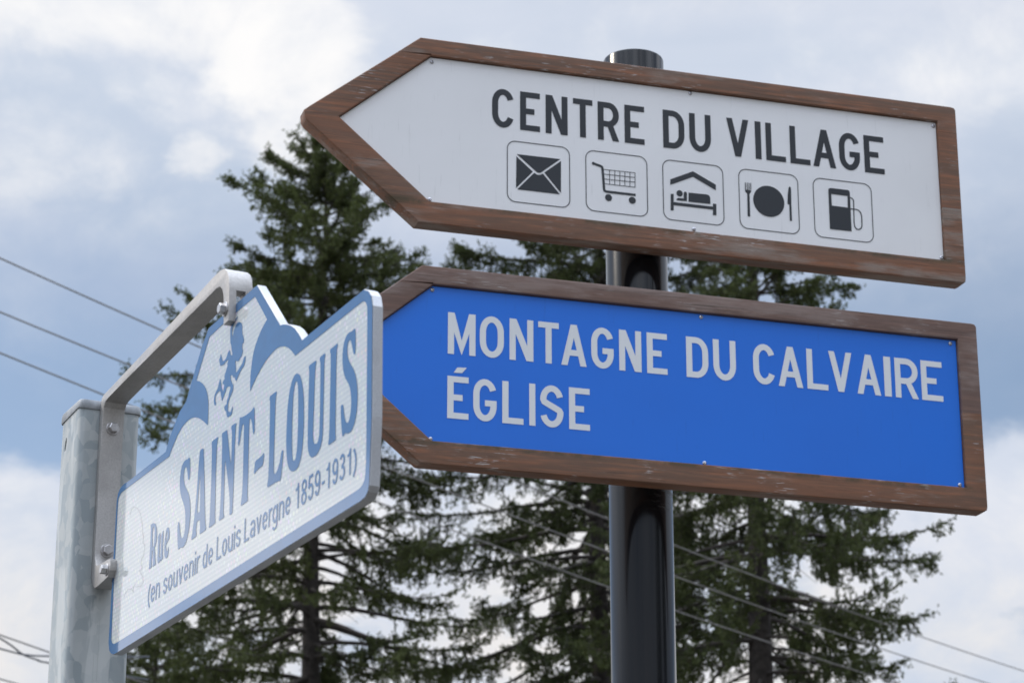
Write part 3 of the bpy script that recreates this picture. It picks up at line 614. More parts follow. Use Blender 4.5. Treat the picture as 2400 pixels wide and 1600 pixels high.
def arrow_sign(O, ax, label, face, woods, screws, right_joint, seed, backm):
    root = empty('arrow_sign', (O[0], O[1], O[2] + 1.6), ax)
    tag(root, label, 'sign')
    W_, H_ = 1.0665, .3005; g_ = .0009
    UL, LL = (-.022, .337), (-.022, -.045)
    tip = [(-.2345, .1665), (-.2415, .1605), (-.2455, .1520), (-.2450, .1430), (-.2405, .1350)]
    jl, jr = .156, right_joint
    tipU = [p for p in tip if p[1] > jl + .001]; tipL = [p for p in tip if p[1] < jl - .001]
    s_l = (-.2463, jl)
    xin = lambda z: -.1785 + abs(z - .1505) / .1505 * .178     # inner edge of the two arms
    rr = [(1.1095, .331), (1.1065, .3360), (1.100, .3375)]
    rl = [(1.1025, -.0460), (1.1085, -.0430), (1.1100, -.036)]
    sk = lambda m: abs(m.z - jl) < .0004 or (abs(m.z - jr) < .0004 and m.x > 1.0)
    # board 1: top rail with the upper part of the right stile
    b1 = [(-.0660, .3015), (-.0005, .3015), (W_ + g_, .3015), (W_ + g_, jr), (1.1098, jr)] + rr + [UL]
    # board 2: upper arm of the point
    b2 = [s_l, (xin(jl) - .0008, jl), (-.0005, .3015), (-.0660, .3015)] + tipU
    # board 3: lower arm, bottom rail, lower part of the right stile
    b3 = [s_l] + tipL + [LL] + rl + [(1.1098, jr), (W_ + g_, jr), (W_ + g_, -g_), (-.0005, -g_), (-.1787, .1505), (xin(jl) - .0008, jl)]
    sk1 = lambda m: sk(m) or (abs(m.z - .3015) < .0003 and m.x < -.0003)
    e = .00025
    sh = lambda P, cz: [(x, z + (e if abs(z - jl) < 1e-6 and cz > 0 else 0)) for x, z in P]
    for i, (P, wd) in enumerate(((b1, woods[0]), (b2, woods[1]), (b3, woods[2]))):
        bm = bmesh.new()
        prism(bm, P, -.008, .031, .0032, 3, sk1)
        o_ = bm_obj('board', bm, M[wd], root, smooth=True)
        if i == 0: o_.data.transform(Matrix.Translation((0, 0, .0003)))
    # panel, 2.5 mm sheet lying on a plywood backing
    P = [(0, 0), (W_, 0), (W_, H_), (0, H_), (-.1778, .1505)]
    bm = bmesh.new(); prism(bm, P, 0, .0025, .0004, 1)
    bm_obj('panel', bm, M[face], root)
    bm = bmesh.new(); prism(bm, [(-.004, -.004), (W_ + .004, -.004), (W_ + .004, H_ + .004), (-.004, H_ + .004), (-.184, .1505)], .003, .024)
    bm_obj('backing', bm, M[backm], root)
    for (x, z) in screws:
        o_ = bpy.data.objects.new('screw', SCREW); COL.objects.link(o_); o_.parent = root
        o_.location = (x * .001, -.0002, z * .001); o_.rotation_euler = (0, random.random() * 3, 0)
    # two pipe saddles behind, holding it to the pole
    px_ = (Vector((POLE[0], POLE[1], 0)) - Vector((O[0], O[1], 0))).dot(Vector((ax[0], ax[1], 0)))
    py_ = (Vector((POLE[0], POLE[1], 0)) - Vector((O[0], O[1], 0))).dot(Vector((-ax[1], ax[0], 0)))
    for z in (.07, .23):
        bm = bmesh.new()
        outr = arc(px_, py_, r0 + .004, r0 + .004, 180, 0, 16); inr = arc(px_, py_, r0 + .0006, r0 + .0006, 0, 180, 16)
        pl = [(px_ - r0 - .035, py_ - .02), (px_ - r0 - .004, py_ - .02)] + outr + [(px_ + r0 + .004, py_ - .02), (px_ + r0 + .035, py_ - .02), (px_ + r0 + .035, py_ - .024), (px_ + r0 + .0006, py_ - .024)] + inr + [(px_ - r0 - .0006, py_ - .024), (px_ - r0 - .035, py_ - .024)]
        A = [bm.verts.new((x, y, z - .02)) for x, y in pl]; B = [bm.verts.new((x, y, z + .02)) for x, y in pl]
        bm.faces.new(A); bm.faces.new(B[::-1])
        for i in range(len(pl)): bm.faces.new((A[i], B[i], B[(i + 1) % len(pl)], A[(i + 1) % len(pl)]))
        bm_obj('pipe_clamp', bm, M['black'], root)
        for sx in (-1, 1):
            bm = bmesh.new(); box(bm, px_ + sx * (r0 + .018) - .012, px_ + sx * (r0 + .018) + .012, .0312, py_ - .0242, z - .018, z + .018)
            bm_obj('clamp_block', bm, M['black'], root)
    return root
def text_line(name, letters, base, H, t, mat, parent, extra=()):
    polys = []
    for ch, x0, x1 in letters:
        for P in glyph(ch, 0, (x1 - x0) * .001, H, t):
            polys.append([(x + x0 * .001, z + base) for x, z in P])
    return flat_union(name, polys + list(extra), -.0006, mat, parent)
AX1 = (.95746831, .28853844)
up_sign = arrow_sign((-.1570635, 4.4987535, 1.849536), AX1,
    'upper wooden arrow sign with white face reading CENTRE DU VILLAGE above five pictograms', 'white',
    ('wood0', 'wood1', 'wood2'), D_SCU, .1126, 0, 'wood1')
text_line('lettering', D_UT, .1720, .0812, .0122, M['ink'], up_sign)
# pictograms
def ring_box(cx, cz, h, r, t):
    path = arc(cx + h - r, cz + h - r, r, r, 0, 90, 8) + arc(cx - h + r, cz + h - r, r, r, 90, 180, 8) + arc(cx - h + r, cz - h + r, r, r, 180, 270, 8) + arc(cx + h - r, cz - h + r, r, r, 270, 360, 8)
    return stroke_polys(path, t, True)
CX = (.2173, .3760, .5344, .6935, .8522); CZ = .0836
syms = [[mmp(p) for p in D_ENV],
        [q for pts, t_ in D_CARTS for q in stroke_polys(mmp(pts), t_ * .001)] + [disc(x * .001, z * .001, r_ * .001) for x, z, r_ in D_CARTC],
        [mmp(p) for p in D_BED] + [disc(x * .001, z * .001, r_ * .001) for x, z, r_ in D_BEDC],
        [mmp(p) for p in D_EAT] + [disc(x * .001, z * .001, r_ * .001, 48) for x, z, r_ in D_EATC],
        [q for pts, t_ in D_PUMPS for q in stroke_polys(mmp(pts), t_ * .001)]]
names = ['envelope pictogram in a rounded square', 'shopping trolley pictogram in a rounded square', 'bed under a roof pictogram in a rounded square',
         'plate, fork and knife pictogram in a rounded square', 'fuel pump pictogram in a rounded square']
for i in range(5):
    o = flat_union('pictogram', ring_box(CX[i], CZ, .0628, .0165, .0017) + syms[i], -.0006, M['ink'], up_sign)
    o['label'] = names[i]
    if i == 4:
        flat_poly('pump_body', [(mmp(D_PUMP), mmp(D_PUMPH))], -.0007, M['ink'], o)
lo_sign = arrow_sign((-.1473165, 4.4744715, 1.3709925), (.957526, .28834694),
    'lower wooden arrow sign with bright blue face reading MONTAGNE DU CALVAIRE ÉGLISE', 'blue',
    ('wood_grey', 'wood_grey', 'wood_low'), D_SCL, .1505, 5, 'wood1')
text_line('lettering', D_LT1, .1712, .0812, .0120, M['lettering'], lo_sign)
text_line('lettering', D_LT2, .0468, .0815, .0120, M['lettering'], lo_sign, [mmp(D_ACC)])

# ================================================================== galvanised post
AXT = Vector((.44448856, -.89578453, 0)).normalized()
SO = Vector((-.48595, 2.9674, 0))
pc = SO - AXT * .038
post = empty('square_post', pc, AXT)
tag(post, 'square galvanised steel post with folded cap, holding the street name sign', 'post')
def rsq(h, r, n=5):
    return arc(h - r, h - r, r, r, 0, 90, n) + arc(-h + r, h - r, r, r, 90, 180, n) + arc(-h + r, -h + r, r, r, 180, 270, n) + arc(h - r, -h + r, r, r, 270, 360, n)
def vprism(bm, pts, levels):
    rg = [[bm.verts.new((x * k, y * k, z)) for x, y in pts] for z, k in levels]
    for a, b in zip(rg, rg[1:]):
        for i in range(len(pts)): bm.faces.new((a[i], a[(i + 1) % len(pts)], b[(i + 1) % len(pts)], b[i]))
    bm.faces.new(rg[0][::-1]); bm.faces.new(rg[-1])
bm = bmesh.new(); vprism(bm, rsq(.038, .0085, 6), [(0, 1), (2.547, 1)])
tubeo = bm_obj('tube', bm, M['galv'], post, smooth=True)
# drain hole high on the left face, cut for real
bm = bmesh.new(); prism(bm, [(-.0150 + .0035 * math.cos(a_) + .002 * math.sin(a_), 2.514 + .0085 * math.sin(a_)) for a_ in [2 * math.pi * k / 14 for k in range(14)]], -.05, -.0265)
cut = bm_obj('cutter', bm, M['dirty_steel'], post)
def boolean(o_, c_list):
    for c in c_list:
        md = o_.modifiers.new('cut', 'BOOLEAN'); md.object = c; md.operation = 'DIFFERENCE'; md.solver = 'EXACT'
    dg = bpy.context.evaluated_depsgraph_get()
    me = bpy.data.meshes.new_from_object(o_.evaluated_get(dg))
    o_.modifiers.clear(); o_.data = me
    for c in c_list: bpy.data.objects.remove(c)
bpy.context.view_layer.update()
boolean(tubeo, [cut])
bm = bmesh.new()
pts = rsq(.0393, .007, 5)
vprism(bm, pts, [(2.5462, 1.0), (2.5470, 1.008), (2.5520, 1.004), (2.5560, .992), (2.5580, .965), (2.5584, .90)])
for v in bm.verts:
    if v.co.z < 2.5475: v.co.z += .0016 * math.sin(v.co.x * 150 + v.co.y * 90) + .0008 * math.sin(v.co.y * 400)
bm_obj('cap', bm, M['cap_steel'], post, smooth=True)
bm = bmesh.new()
for y in (-.0045, .0005):
    prism(bm, [(.0378, .0), (.0386, .0), (.0386, 2.30), (.0378, 2.30)], y, y + .0016)
for v in bm.verts: v.co.x += .0001 * math.sin(v.co.z * 30)
bm_obj('weld_seam', bm, M['galv'], post)

# ================================================================== bracket
base = SO + Vector((0, 0, 1.6))
br = empty('sign_bracket', base, AXT)
tag(br, 'pale cast aluminium bracket bolted to the square post, its arm gripping the street sign', 'bracket')
pr = [(.3, 946), (1.5, 955), (5, 960), (12, 962.5), (120, 968.6), (213, 974.4), (393, 985.9), (412, 986.2), (425, 984), (435, 978), (441, 969), (443.5, 956), (444.5, 940), (444.5, 919),
      (430, 918.3), (428, 940), (426, 953), (421, 962), (413, 967.5), (404, 968.8), (215, 961.0), (80, 955.6), (30, 953.2), (20, 951.5), (14.5, 946), (12.6, 936), (12, 920), (12, 768),
      (13.5, 758), (18, 750.5), (26, 747.5), (68, 746.5), (72.5, 744), (74, 739), (73, 732), (66, 725), (30, 722), (17, 722.5), (6, 730), (.3, 742)]
bm = bmesh.new(); prism(bm, mmp(pr), -.0135, .0135, .0010, 2)
body = bm_obj('arm', bm, M['aluminium'], br, smooth=False)
bm = bmesh.new(); box(bm, .4215, .47, -.0053, .0053, .90, .9545); c1 = bm_obj('cutter', bm, M['aluminium'], br)
bm = bmesh.new(); box(bm, .053, .10, -.0053, .0053, .70, .76); c2 = bm_obj('cutter', bm, M['aluminium'], br)
bpy.context.view_layer.update()
boolean(body, [c1, c2])
body.data.shade_smooth()
body.data.set_sharp_from_angle(angle=R(32))
def bolt(parent, loc, axis, r_hex=.0063, hh=.0062, rw=.0082, round_=False, rot=.3):
    """washer and hexagon head; axis is the outward direction in the parent's space"""
    bm = bmesh.new(); N = 28
    def cyl(r, z0, z1, n, bev, rot_=0.0):
        lv = [(r, z0), (r, z1 - bev), (r - bev, z1)]
        rg = [[bm.verts.new((a * math.cos(2 * math.pi * i / n + rot_), a * math.sin(2 * math.pi * i / n + rot_), z)) for i in range(n)] for a, z in lv]
        for a, b in zip(rg, rg[1:]):
            for i in range(n): bm.faces.new((a[i], a[(i + 1) % n], b[(i + 1) % n], b[i]))
        bm.faces.new(rg[-1]); bm.faces.new(rg[0][::-1])
    cyl(rw, 0, .0016, N, .0004)
    cyl(r_hex, .0016, .0016 + hh, 6, .0009, rot)
    o_ = bm_obj('bolt', bm, M['steel'], parent)
    q_ = Vector(axis).to_track_quat('Z', 'Y')
    o_.rotation_mode = 'QUATERNION'; o_.rotation_quaternion = q_; o_.location = loc
    return o_
bolt(br, (.012, 0, .9215), (1, 0, 0), rot=.1)
bolt(br, (.012, .001, .7705), (1, 0, 0), rot=.52)
bolt(br, (.4345, -.0135, .9345), (0, -1, 0), rot=.25)
bolt(br, (.0625, -.0135, .7345), (0, -1, 0), r_hex=.0058, rw=.0075, rot=.0)

# ================================================================== street name sign
ss = empty('street_sign', base, AXT)
tag(ss, 'white and blue mountain-shaped street sign reading Rue SAINT-LOUIS, hung beside the square post', 'sign')
ol = mmp(D_OUTLINE)
bm = bmesh.new(); prism(bm, ol, -.005, .005, .0006, 1)
bm_obj('plate', bm, M['sign_edge'], ss)
wh = smooth_loop(smooth_loop(mmp(D_WHITE), 40), 40)
def inset(pts, d):
    out_ = []; n = len(pts); s_ = 1 if area(pts) > 0 else -1
    for i in range(n):
        a, b, c = Vector(pts[i - 1]), Vector(pts[i]), Vector(pts[(i + 1) % n])
        u, v = (b - a).normalized(), (c - b).normalized()
        nn = Vector((-(u + v).y, (u + v).x)); nn.normalize(); k = 1 / max(.4, nn.dot(Vector((-v.y, v.x))))
        out_.append((b.x + nn.x * d * k * s_, b.y + nn.y * d * k * s_))
    return out_
oi = inset(ol, .0007)
flat_poly('reflective_sheet', [(oi, None)], -.0052, M['sheeting'], ss)
flat_poly('blue_border', [(oi, wh)], -.0055, M['film_blue'], ss)
L_ = [(smooth_loop(mmp(o_), 42), smooth_loop(mmp(h_), 42) if h_ else None) for o_, h_ in D_LET]
o = flat_poly('lettering', L_[:11], -.0055, M['film_blue'], ss); o['label'] = 'large narrow blue letters SAINT-LOUIS'
o = flat_poly('lettering', L_[11:], -.0055, M['film_blue'], ss); o['label'] = 'small blue word Rue'
flat_poly('lion_emblem', [(smooth_loop(mmp(D_LION), 60), None)], -.0055, M['film_blue'], ss)
flat_union('residue_outline', stroke_polys(mmp(D_GHOST), .0007) + stroke_polys(mmp(D_GHOST2), .0007), -.0054, M['film_ghost'], ss)
# dedication line in plain grotesque letters
def small_glyph(ch, t):
    """strokes of a condensed grotesque, cap height 1; returns polygons and advance"""
    h = t / 2; X = .73; w_ = .47; cx = w_ / 2; rx = cx - h; ry = X / 2 - h; S = stroke_polys; P = []
    xm = X / 2
    if ch == ' ': return [], .27
    if ch == '(': return S(arc(.56, .36, .50, .66, 128, 232, 12), t), .33
    if ch == ')': return S(arc(-.30, .36, .50, .66, 52, -52, 12), t), .30
    if ch == '-': return [[(.03, .30), (.27, .30), (.27, .30 + t), (.03, .30 + t)]], .33
    if ch == 'i': return S([(h, 0), (h, X)], t) + [[(0, 1 - t), (t, 1 - t), (t, 1), (0, 1)]], t + .10
    if ch == 'e': P = S([(h, xm), (w_ - h, xm)], t * .9) + S(arc(cx, xm, rx, ry, 0, 322, 26), t)
    elif ch == 'o': P = S(arc(cx, xm, rx, ry, 0, 345, 23), t, True)
    elif ch == 'n': P = S([(h, 0), (h, X)], t) + S([(h, xm)] + arc(cx, X - h - rx * 1.25, rx, rx * 1.25, 170, 0, 12) + [(w_ - h, 0)], t)
    elif ch == 'u': P = S([(w_ - h, 0), (w_ - h, X)], t) + S([(h, X)] + arc(cx, h + rx * 1.25, rx, rx * 1.25, 180, 350, 12), t)
    elif ch == 'r': return S([(h, 0), (h, X)], t) + S([(h, xm)] + arc(.27, X - h - .22, .27 - h, .22, 170, 78, 8), t), .36
    elif ch == 'v': P = [[(0, X), (t * 1.02, X), (cx + h * .9, 0), (cx - h * .9, 0)], [(w_ - t * 1.02, X), (w_, X), (cx + h * .9, 0), (cx - h * .9, 0)]]
    elif ch == 'd': P = S(arc(cx, xm, rx, ry, 0, 345, 23), t, True) + S([(w_ - h, 0), (w_ - h, 1)], t)
    elif ch == 'g': P = S(arc(cx, xm, rx, ry, 0, 345, 23), t, True) + S([(w_ - h, X), (w_ - h, -.05)] + arc(cx, -.08, rx, .15, -5, -165, 10), t)
    elif ch == 'a': P = S(arc(cx, X - h - .17, rx, .17, 165, 0, 10) + [(w_ - h, 0)], t) + S(arc(cx, .21, rx, .21 - h, 0, 345, 20), t, True)
    elif ch == 's': P = [[(x * .92, z * X) for x, z in q_] for q_ in glyph('S', 0, .48, 1.0, t * 1.12)]; return P, .53
    elif ch == 'L': return S([(h, 1), (h, h), (.47, h)], t), .56
    elif ch == '1': return S([(.30, 0), (.30, 1)], t) + S([(.08, .76), (.22, .80), (.29, .96)], t * .9), .56
    elif ch == '8': P = S(arc(cx, .745, rx * .92, .255 - h, 0, 345, 20), t, True) + S(arc(cx, .26, rx, .27 - h, 0, 345, 20), t, True)
    elif ch == '5': P = S([(w_ * .9, 1 - h), (w_ * .26, 1 - h), (w_ * .14, .50)], t) + S([(w_ * .14, .50)] + arc(cx, .33, rx, .33 - h, 120, -155, 20), t)
    elif ch == '9': P = S(arc(cx, .68, rx, .32 - h, 0, 345, 20), t, True) + S([(w_ - h, .68)] + arc(cx, .40, rx, .40 - h, 0, -150, 16), t)
    elif ch == '3': P = S(arc(cx - .01, .745, rx * .9, .255 - h, 155, -80, 14) + [(cx - .05, .50)], t) + S([(cx - .05, .50)] + arc(cx, .27, rx, .28 - h, 82, -158, 16), t)
    return P, w_ + .10
polys, pen = [], 0.0
for ch in '(en souvenir de Louis Lavergne 1859-1931)':
    P_, adv = small_glyph(ch, .118)
    polys += [[(x + pen, z) for x, z in q_] for q_ in P_]
    pen += adv
mx_ = max(x for q_ in polys for x, z in q_); mn_ = min(x for q_ in polys for x, z in q_)
polys = [[(.1935 + (x - mn_) / (mx_ - mn_) * .590, .6655 + z * .0252) for x, z in q_] for q_ in polys]
o = flat_union('lettering', polys, -.0055, M['film_blue'], ss)
o['label'] = 'thin blue dedication line along the bottom'

# ================================================================== overhead wires
def wire_obj(label, coef, rng, pd, rad, mat, pts=None, group=None, name='power_line'):
    a = R(36); T = Vector((math.sin(a), math.cos(a), 0)); N = Vector((math.cos(a), -math.sin(a), 0))
    if pts is None:
        ss_ = np.linspace(rng[0], rng[1], 70); P = [(s_, float(np.polyval(coef, s_))) for s_ in ss_]
    else: P = pts
    bm = bmesh.new()
    tube(bm, [tuple(T * s_ - N * pd + Vector((0, 0, z_))) for s_, z_ in P], rad, 8)
    o_ = bm_obj(name, bm, mat, None, smooth=True)
    return tag(o_, label, 'cable', group)
grp = 'overhead cables crossing in front of the spruces'
wire_obj('topmost of the three long overhead cables crossing the sky and trees', (1.84915e-3, -9.51673e-2, 10.43527), (-4, 56), 15.5, .0078, M['wire'], group=grp)
wire_obj('middle of the three long overhead cables crossing the sky and trees', (1.48273e-3, -7.14688e-2, 9.70375), (-4, 56), 15.5, .0078, M['wire'], group=grp)
wire_obj('lowest of the three long overhead cables crossing the sky and trees', (1.8298e-3, -8.96791e-2, 9.53581), (-4, 56), 15.5, .0078, M['wire'], group=grp)
def spline(P, n=8):
    out_ = []
    for i in range(len(P) - 1):
        p0, p1, p2, p3 = P[max(i - 1, 0)], P[i], P[i + 1], P[min(i + 2, len(P) - 1)]
        for k in range(n):
            t_ = k / n
            out_.append(tuple(.5 * ((2 * p1[j]) + (-p0[j] + p2[j]) * t_ + (2 * p0[j] - 5 * p1[j] + 4 * p2[j] - p3[j]) * t_ ** 2 + (-p0[j] + 3 * p1[j] - 3 * p2[j] + p3[j]) * t_ ** 3) for j in (0, 1)))
    return out_ + [P[-1]]
g2 = 'sagging cables low behind the square post'
wire_obj('straight thin grey cable, highest of those low behind the square post', None, None, 20, .009, M['wire'], [(10, 8.35), (18.349, 7.619), (19.067, 7.563), (20.6, 7.47)], g2)
wire_obj('dark cable sagging steeply and crossing another just left of the square post', None, None, 20, .010, M['wire_dark'], spline([(14, 8.9), (17.2, 7.86), (18.352, 7.585), (18.658, 7.482), (18.769, 7.460), (18.919, 7.450), (19.075, 7.447), (20.6, 7.52)]), g2)
wire_obj('dark nearly level cable crossing the steeper one left of the square post', None, None, 20, .010, M['wire_dark'], spline([(14, 7.75), (17.2, 7.50), (18.362, 7.475), (18.659, 7.470), (18.767, 7.480), (19.069, 7.520), (20.6, 7.78)]), g2)
wire_obj('faint cable in the bottom left corner, lowest of all', None, None, 20, .008, M['wire'], [(10, 7.30), (18.39, 7.157), (18.701, 7.145), (22, 7.05)], g2)

# ================================================================== spruces
def mesh_np(name, V, F, mat, shade=None, parent=None):
    """V (n,3), F (m,k)"""
    me = bpy.data.meshes.new(name)
    k = F.shape[1]
    me.vertices.add(len(V)); me.vertices.foreach_set('co', V.astype(np.float32).ravel())
    me.loops.add(F.size); me.loops.foreach_set('vertex_index', F.astype(np.int32).ravel())
    me.polygons.add(len(F)); me.polygons.foreach_set('loop_start', (np.arange(len(F)) * k).astype(np.int32))
    me.update(calc_edges=True)
    if shade is not None:
        at = me.attributes.new('shade', 'FLOAT_COLOR', 'POINT')
        c = np.ones((len(V), 4), np.float32); c[:, 0] = shade[:, 0]; c[:, 1] = shade[:, 1]
        at.data.foreach_set('color', c.ravel())
    return link(bpy.data.objects.new(name, me), parent, mat)

def norm(v): return v / np.maximum(np.linalg.norm(v, axis=-1, keepdims=True), 1e-9)

def spruce(label, x, y, apex, left, right, seed, dens=1.0, hide_below=8.0, lean=0.0, bright=.5, trunk_r=.16, droop=1.0):
    rng = np.random.default_rng(seed)
    root = empty('spruce_tree', (x, y, 0)); tag(root, label, 'tree', 'tall spruces behind the signs')
    Hh = apex
    # trunk
    nlev = 26
    def axis(z):
        d = (Hh - z)
        return np.array([lean * (1 - z / Hh) + .05 * np.sin(z * .55 + seed) * min(1, d / 2), .05 * np.cos(z * .43 + seed), z])
    V, F = [], []
    NS = 10
    for i in range(nlev):
        z = Hh * i / (nlev - 1) * .998
        d = Hh - z
        r = .006 + trunk_r * (d / 9.0) ** .85 * (1.0 + .25 * max(0, 1 - z / 1.2))
        c = axis(z)
        for k in range(NS):
            a = 2 * np.pi * k / NS
            rr_ = r * (1 + .06 * np.sin(3 * a + z * 2))
            V.append(c + [rr_ * np.cos(a), rr_ * np.sin(a), 0])
    for i in range(nlev - 1):
        for k in range(NS):
            F.append([i * NS + k, i * NS + (k + 1) % NS, (i + 1) * NS + (k + 1) % NS, (i + 1) * NS + k])
    o_ = mesh_np('trunk', np.array(V), np.array(F), M['bark'], parent=root); o_.data.shade_smooth()
    LV, LF = [], []          # limbs
    B, D, Ln, Wd, Sh = [], [], [], [], []   # shoots
    def limb(P, r):
        base = len(LV) and sum(len(v) for v in LV)
        n = len(P); ring = 4
        T = norm(np.gradient(P, axis=0)); U = norm(np.cross(T, [0, 0, 1.0]) + 1e-6); W_ = np.cross(T, U)
        a = 2 * np.pi * np.arange(ring) / ring
        vs = P[:, None] + (U[:, None] * np.cos(a)[None, :, None] + W_[:, None] * np.sin(a)[None, :, None]) * r[:, None, None]
        LV.append(vs.reshape(-1, 3))
        i = np.repeat(np.arange(n - 1), ring); k = np.tile(np.arange(ring), n - 1)
        LF.append(base + np.stack([i * ring + k, i * ring + (k + 1) % ring, (i + 1) * ring + (k + 1) % ring, (i + 1) * ring + k], 1))
    def shoots(b, d, l, wd, s0, s1):
        B.append(b); D.append(norm(d)); Ln.append(l); Wd.append(wd); Sh.append(np.stack([s0, s1], 1))
    z = Hh - .12
    k_w = 0
    while z > 2.5:
        depth = Hh - z
        hidden = z < hide_below
        nb = 5 if depth < 2.5 or not hidden else 4
        ph0 = rng.random() * 6.28
        for j in range(nb):
            ph = ph0 + 2 * np.pi * j / nb + rng.normal(0, .25)
            lat = np.cos(ph)
            dl = np.interp(depth, left[0], left[1]); dr = np.interp(depth, right[0], right[1])
            ext = (dl if lat < 0 else dr) * abs(lat) + (dl + dr) / 2 * (1 - abs(lat))
            L = ext * rng.choice([1.0, .9, .8, .62, 1.04], p=[.28, .22, .16, .24, .10]) * rng.uniform(.92, 1.05)
            if L < .12: L = .12
            zz = z + rng.normal(0, .06 + .02 * min(depth, 4))
            up_ = np.interp(depth, [0, 1.5, 4, 8, 14], [48, 26, 6, -8, -18]) + rng.normal(0, 7)
            tip_ = np.interp(depth, [0, 2, 5, 9, 14], [50, 30, 24, 26, 20]) + rng.normal(0, 8)
            n = 9; u = np.linspace(0, 1, n)
            e = np.radians(up_ + (tip_ - up_) * u ** 1.8 - 16 * droop * np.sin(u * np.pi) * min(1, depth / 4))
            phi = ph + np.cumsum(rng.normal(0, .05, n))
            dv = np.stack([np.cos(e) * np.cos(phi), np.cos(e) * np.sin(phi), np.sin(e)], 1)
            P = axis(zz) + np.vstack([np.zeros(3), np.cumsum(dv[:-1] * L / (n - 1), 0)])
            # reach measured across so silhouettes keep the traced width
            limb(P, np.linspace(.010 + .011 * L, .003, n))
            if hidden:
                m = int(26 * L)
            else:
                m = int(dens * np.interp(depth, [0, 3, 5.5, 9], [25, 23, 15, 13]) * L) + 5
            # secondary twigs
            u0 = .05 if depth < 1.5 else rng.uniform(.10, .30 + .22 * min(1, depth / 6))
            us = u0 + (1 - u0) * rng.random(m) ** .75
            if depth > 1.2:      # foliage sits in tufts with thin places between
                cen = u0 + (1 - u0) * np.sort(rng.random(max(2, int(L * 1.7 + 1)))); cen[-1] = .93
                us = np.where(rng.random(m) < .72, np.clip(rng.choice(cen, m) + rng.normal(0, .055, m), u0, 1), us)
            full = rng.uniform(.55, 1.3)
            idx = us * (n - 1); i0 = np.minimum(idx.astype(int), n - 2); f = (idx - i0)[:, None]
            pb = P[i0] * (1 - f) + P[i0 + 1] * f; db = norm(dv[i0])
            side = rng.choice([-1, 1], m)
            sv = norm(np.cross(db, np.array([0, 0, 1.0]))) * side[:, None]
            l2 = (np.minimum(.26 * L, .60) * (1.12 - us) ** .7 + .09) * rng.uniform(.55, 1.15, m) * full
            hang = rng.random(m) < (.0 if depth < 1.5 else np.interp(depth, [1.5, 4, 8], [.2, .38, .5]))
            d2 = norm(db * rng.uniform(.5, 1.1, m)[:, None] + sv * rng.uniform(.5, 1.0, m)[:, None] + np.stack([np.zeros(m), np.zeros(m), rng.normal(-.05, .32, m)], 1))
            dh = norm(db * .25 + sv * .2 + np.stack([rng.normal(0, .1, m), rng.normal(0, .1, m), np.full(m, -1.0)], 1))
            d2 = np.where(hang[:, None], dh, d2)
            tone = rng.uniform(0, .62) * bright * 2
            for q in range(m):
                ns = max(4, int(l2[q] / .0125)) if not hidden else 3
                t_ = (np.arange(ns) + rng.random(ns) * .6) / ns
                cur = d2[q] + np.array([0, 0, 1.0]) * (t_[:, None] - .4) * (.35 if not hang[q] else -.2)
                pp = pb[q] + d2[q] * (t_ * l2[q])[:, None] + np.array([0, 0, -1.0]) * (.22 * l2[q] * np.sin(t_ * np.pi))[:, None]
                if l2[q] > .18 and not hidden:
                    limb(np.array([pb[q], pp[len(pp) // 2], pp[-1]]), np.array([.0045, .0035, .002]))
                s_ = norm(np.cross(norm(cur), rng.normal(0, 1, (ns, 3))))
                dd = norm(norm(cur) * .65 + s_ * rng.uniform(.5, 1.2, ns)[:, None])
                pp = pp + rng.normal(0, .018, (ns, 3))
                big = 3.2 if hidden else 1.0
                shoots(pp, dd, rng.uniform(.038, .072, ns) * big, rng.uniform(.010, .0165, ns) * big, np.clip(tone + rng.normal(.15, .18, ns) + .35 * t_, 0, 1), (rng.random(ns) < .05) * rng.random(ns))
            # shoots straight on the branch
            ms_ = int((10 if hidden else 30) * L * dens); us = u0 + (1 - u0) * rng.random(ms_)
            idx = us * (n - 1); i0 = np.minimum(idx.astype(int), n - 2); f = (idx - i0)[:, None]
            pb = P[i0] * (1 - f) + P[i0 + 1] * f
            shoots(pb, norm(dv[i0] * .7 + rng.normal(0, .6, (ms_, 3))), rng.uniform(.05, .10, ms_), rng.uniform(.012, .02, ms_), np.clip(tone + rng.normal(.2, .2, ms_), 0, 1), (rng.random(ms_) < .08) * rng.random(ms_))
        # dead twiglets close to the trunk
        if depth > 3 and not hidden:
            for j in range(7):
                ph = rng.random() * 6.28; e = rng.uniform(-.5, .2); L = rng.uniform(.3, 1.0)
                d_ = np.array([np.cos(e) * np.cos(ph), np.cos(e) * np.sin(ph), np.sin(e)])
                u = np.linspace(0, 1, 4)[:, None]
                limb(axis(z) + d_ * L * u + np.array([0, 0, -.15]) * u ** 2 + rng.normal(0, .015, (4, 3)), np.linspace(.008, .003, 4))
        z -= (.17 + .018 * min(depth, 6)) * rng.uniform(.8, 1.2) * (1.0 if not hidden else 2.0)
    # leader
    m = 40; t_ = rng.random(m); sh_d = norm(np.stack([rng.normal(0, .5, m), rng.normal(0, .5, m), np.ones(m)], 1))
    shoots(axis(Hh) + np.stack([np.zeros(m), np.zeros(m), -.35 * t_], 1), sh_d, rng.uniform(.06, .12, m), np.full(m, .022), np.full(m, .3), np.zeros(m))
    B = np.concatenate(B); D = np.concatenate(D); Ln = np.concatenate(Ln)[:, None]; Wd = np.concatenate(Wd)[:, None]; Sh = np.concatenate(Sh)
    nS = len(B)
    U = norm(np.cross(D, rng.normal(0, 1, (nS, 3)))); W_ = np.cross(D, U)
    VV = []
    for A in (U, W_):
        VV.append(np.stack([B, B + D * Ln * .45 + A * Wd, B + D * Ln, B + D * Ln * .45 - A * Wd], 1))
    V = np.concatenate(VV, 0).reshape(-1, 3)
    F = np.arange(len(V)).reshape(-1, 4)
    S_ = np.repeat(np.concatenate([Sh, Sh], 0), 4, axis=0)
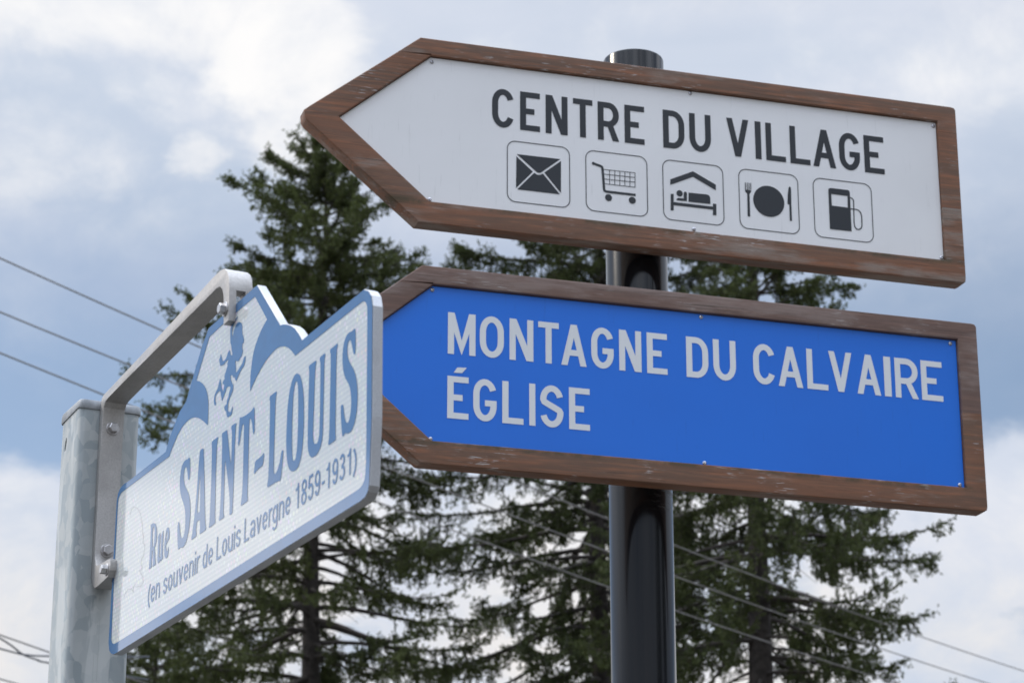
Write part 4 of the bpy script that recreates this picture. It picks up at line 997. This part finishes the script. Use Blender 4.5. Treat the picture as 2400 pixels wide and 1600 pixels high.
    mesh_np('crown', V, F, M['needles'], S_, root)
    o_ = mesh_np('branches', np.concatenate(LV), np.concatenate(LF), M['twig'], parent=root)
    print('spruce', label[:24], 'shoots', nS, 'limbs', len(LF))
    return root
spruce('spruce rising left of the white arrow sign, its pointed crown highest against the sky', -3.0, 38.0, 18.62,
       ([0, .24, .6, 1.1, 1.57, 2.4, 3.1, 3.5, 4.2, 5.5, 9, 14], [.10, .26, .82, 1.15, 1.5, 1.95, 2.15, 2.35, 2.9, 2.9, 3.15, 3.4]),
       ([0, .3, 1.0, 1.6, 2.2, 2.5, 3.2, 4.2, 7, 14], [.1, .32, .78, 1.08, 1.5, 1.95, 2.15, 2.7, 3.0, 3.3]), 17, 1.0, 8.6, 0.0, .7, .135)
spruce('spruce directly behind the black pole, its top hidden by the white arrow sign', 1.42, 40.0, 20.2,
       ([0, .5, 1.5, 3.2, 5, 7, 12], [.1, .6, 1.3, 2.4, 3.0, 3.4, 3.6]),
       ([0, .5, 1.5, 3.2, 5, 7, 12], [.1, .6, 1.2, 2.1, 2.6, 3.0, 3.4]), 23, .9, 9.0, 0.0, .16, .14)
T3 = spruce('right-hand spruce with long upswept branch tips under the blue arrow sign', 3.48, 35.0, 16.8,
       ([0, .5, 1.5, 2.5, 4, 6, 12], [.1, .5, 1.0, 1.6, 2.1, 2.6, 3.0]),
       ([0, .5, 1.5, 2.5, 4, 6, 7, 12], [.1, .5, 1.0, 1.55, 2.4, 3.05, 2.75, 3.0]), 37, .9, 8.0, 0.0, .25, .185)
spruce('small light green spruce low behind the corner of the street sign', -6.35, 45.0, 13.6,
       ([0, .5, 1.5, 3, 8], [.1, .4, .8, 1.1, 1.8]), ([0, .5, 1.5, 3, 8], [.1, .4, .8, 1.2, 1.9]), 51, 1.1, 9.5, 0.0, .9, .09)

# spruces added out of frame to the right to darken the pole's reflection
def copy_tree(src, loc, rot, label, group):
    r = src.copy(); COL.objects.link(r); r.location = loc; r.rotation_euler = (0, 0, rot); r['label'] = label; r['group'] = group
    for ch in src.children:
        c = ch.copy(); COL.objects.link(c); c.parent = r; c.matrix_parent_inverse = ch.matrix_parent_inverse
for loc, rot, lab in (((15.5, -3.5, 0), 1.0, 'nearest unseen spruce added to the right of both sign posts, outside the picture'),
                      ((16.5, 2.5, 0), 2.4, 'second unseen spruce added off to the right, level with the arrow signs'),
                      ((19.0, -10.0, 0), 4.0, 'furthest unseen spruce added off to the right, behind the photographer')):
    copy_tree(T3, loc, rot, lab, 'unseen spruces added off to the right of the signs')
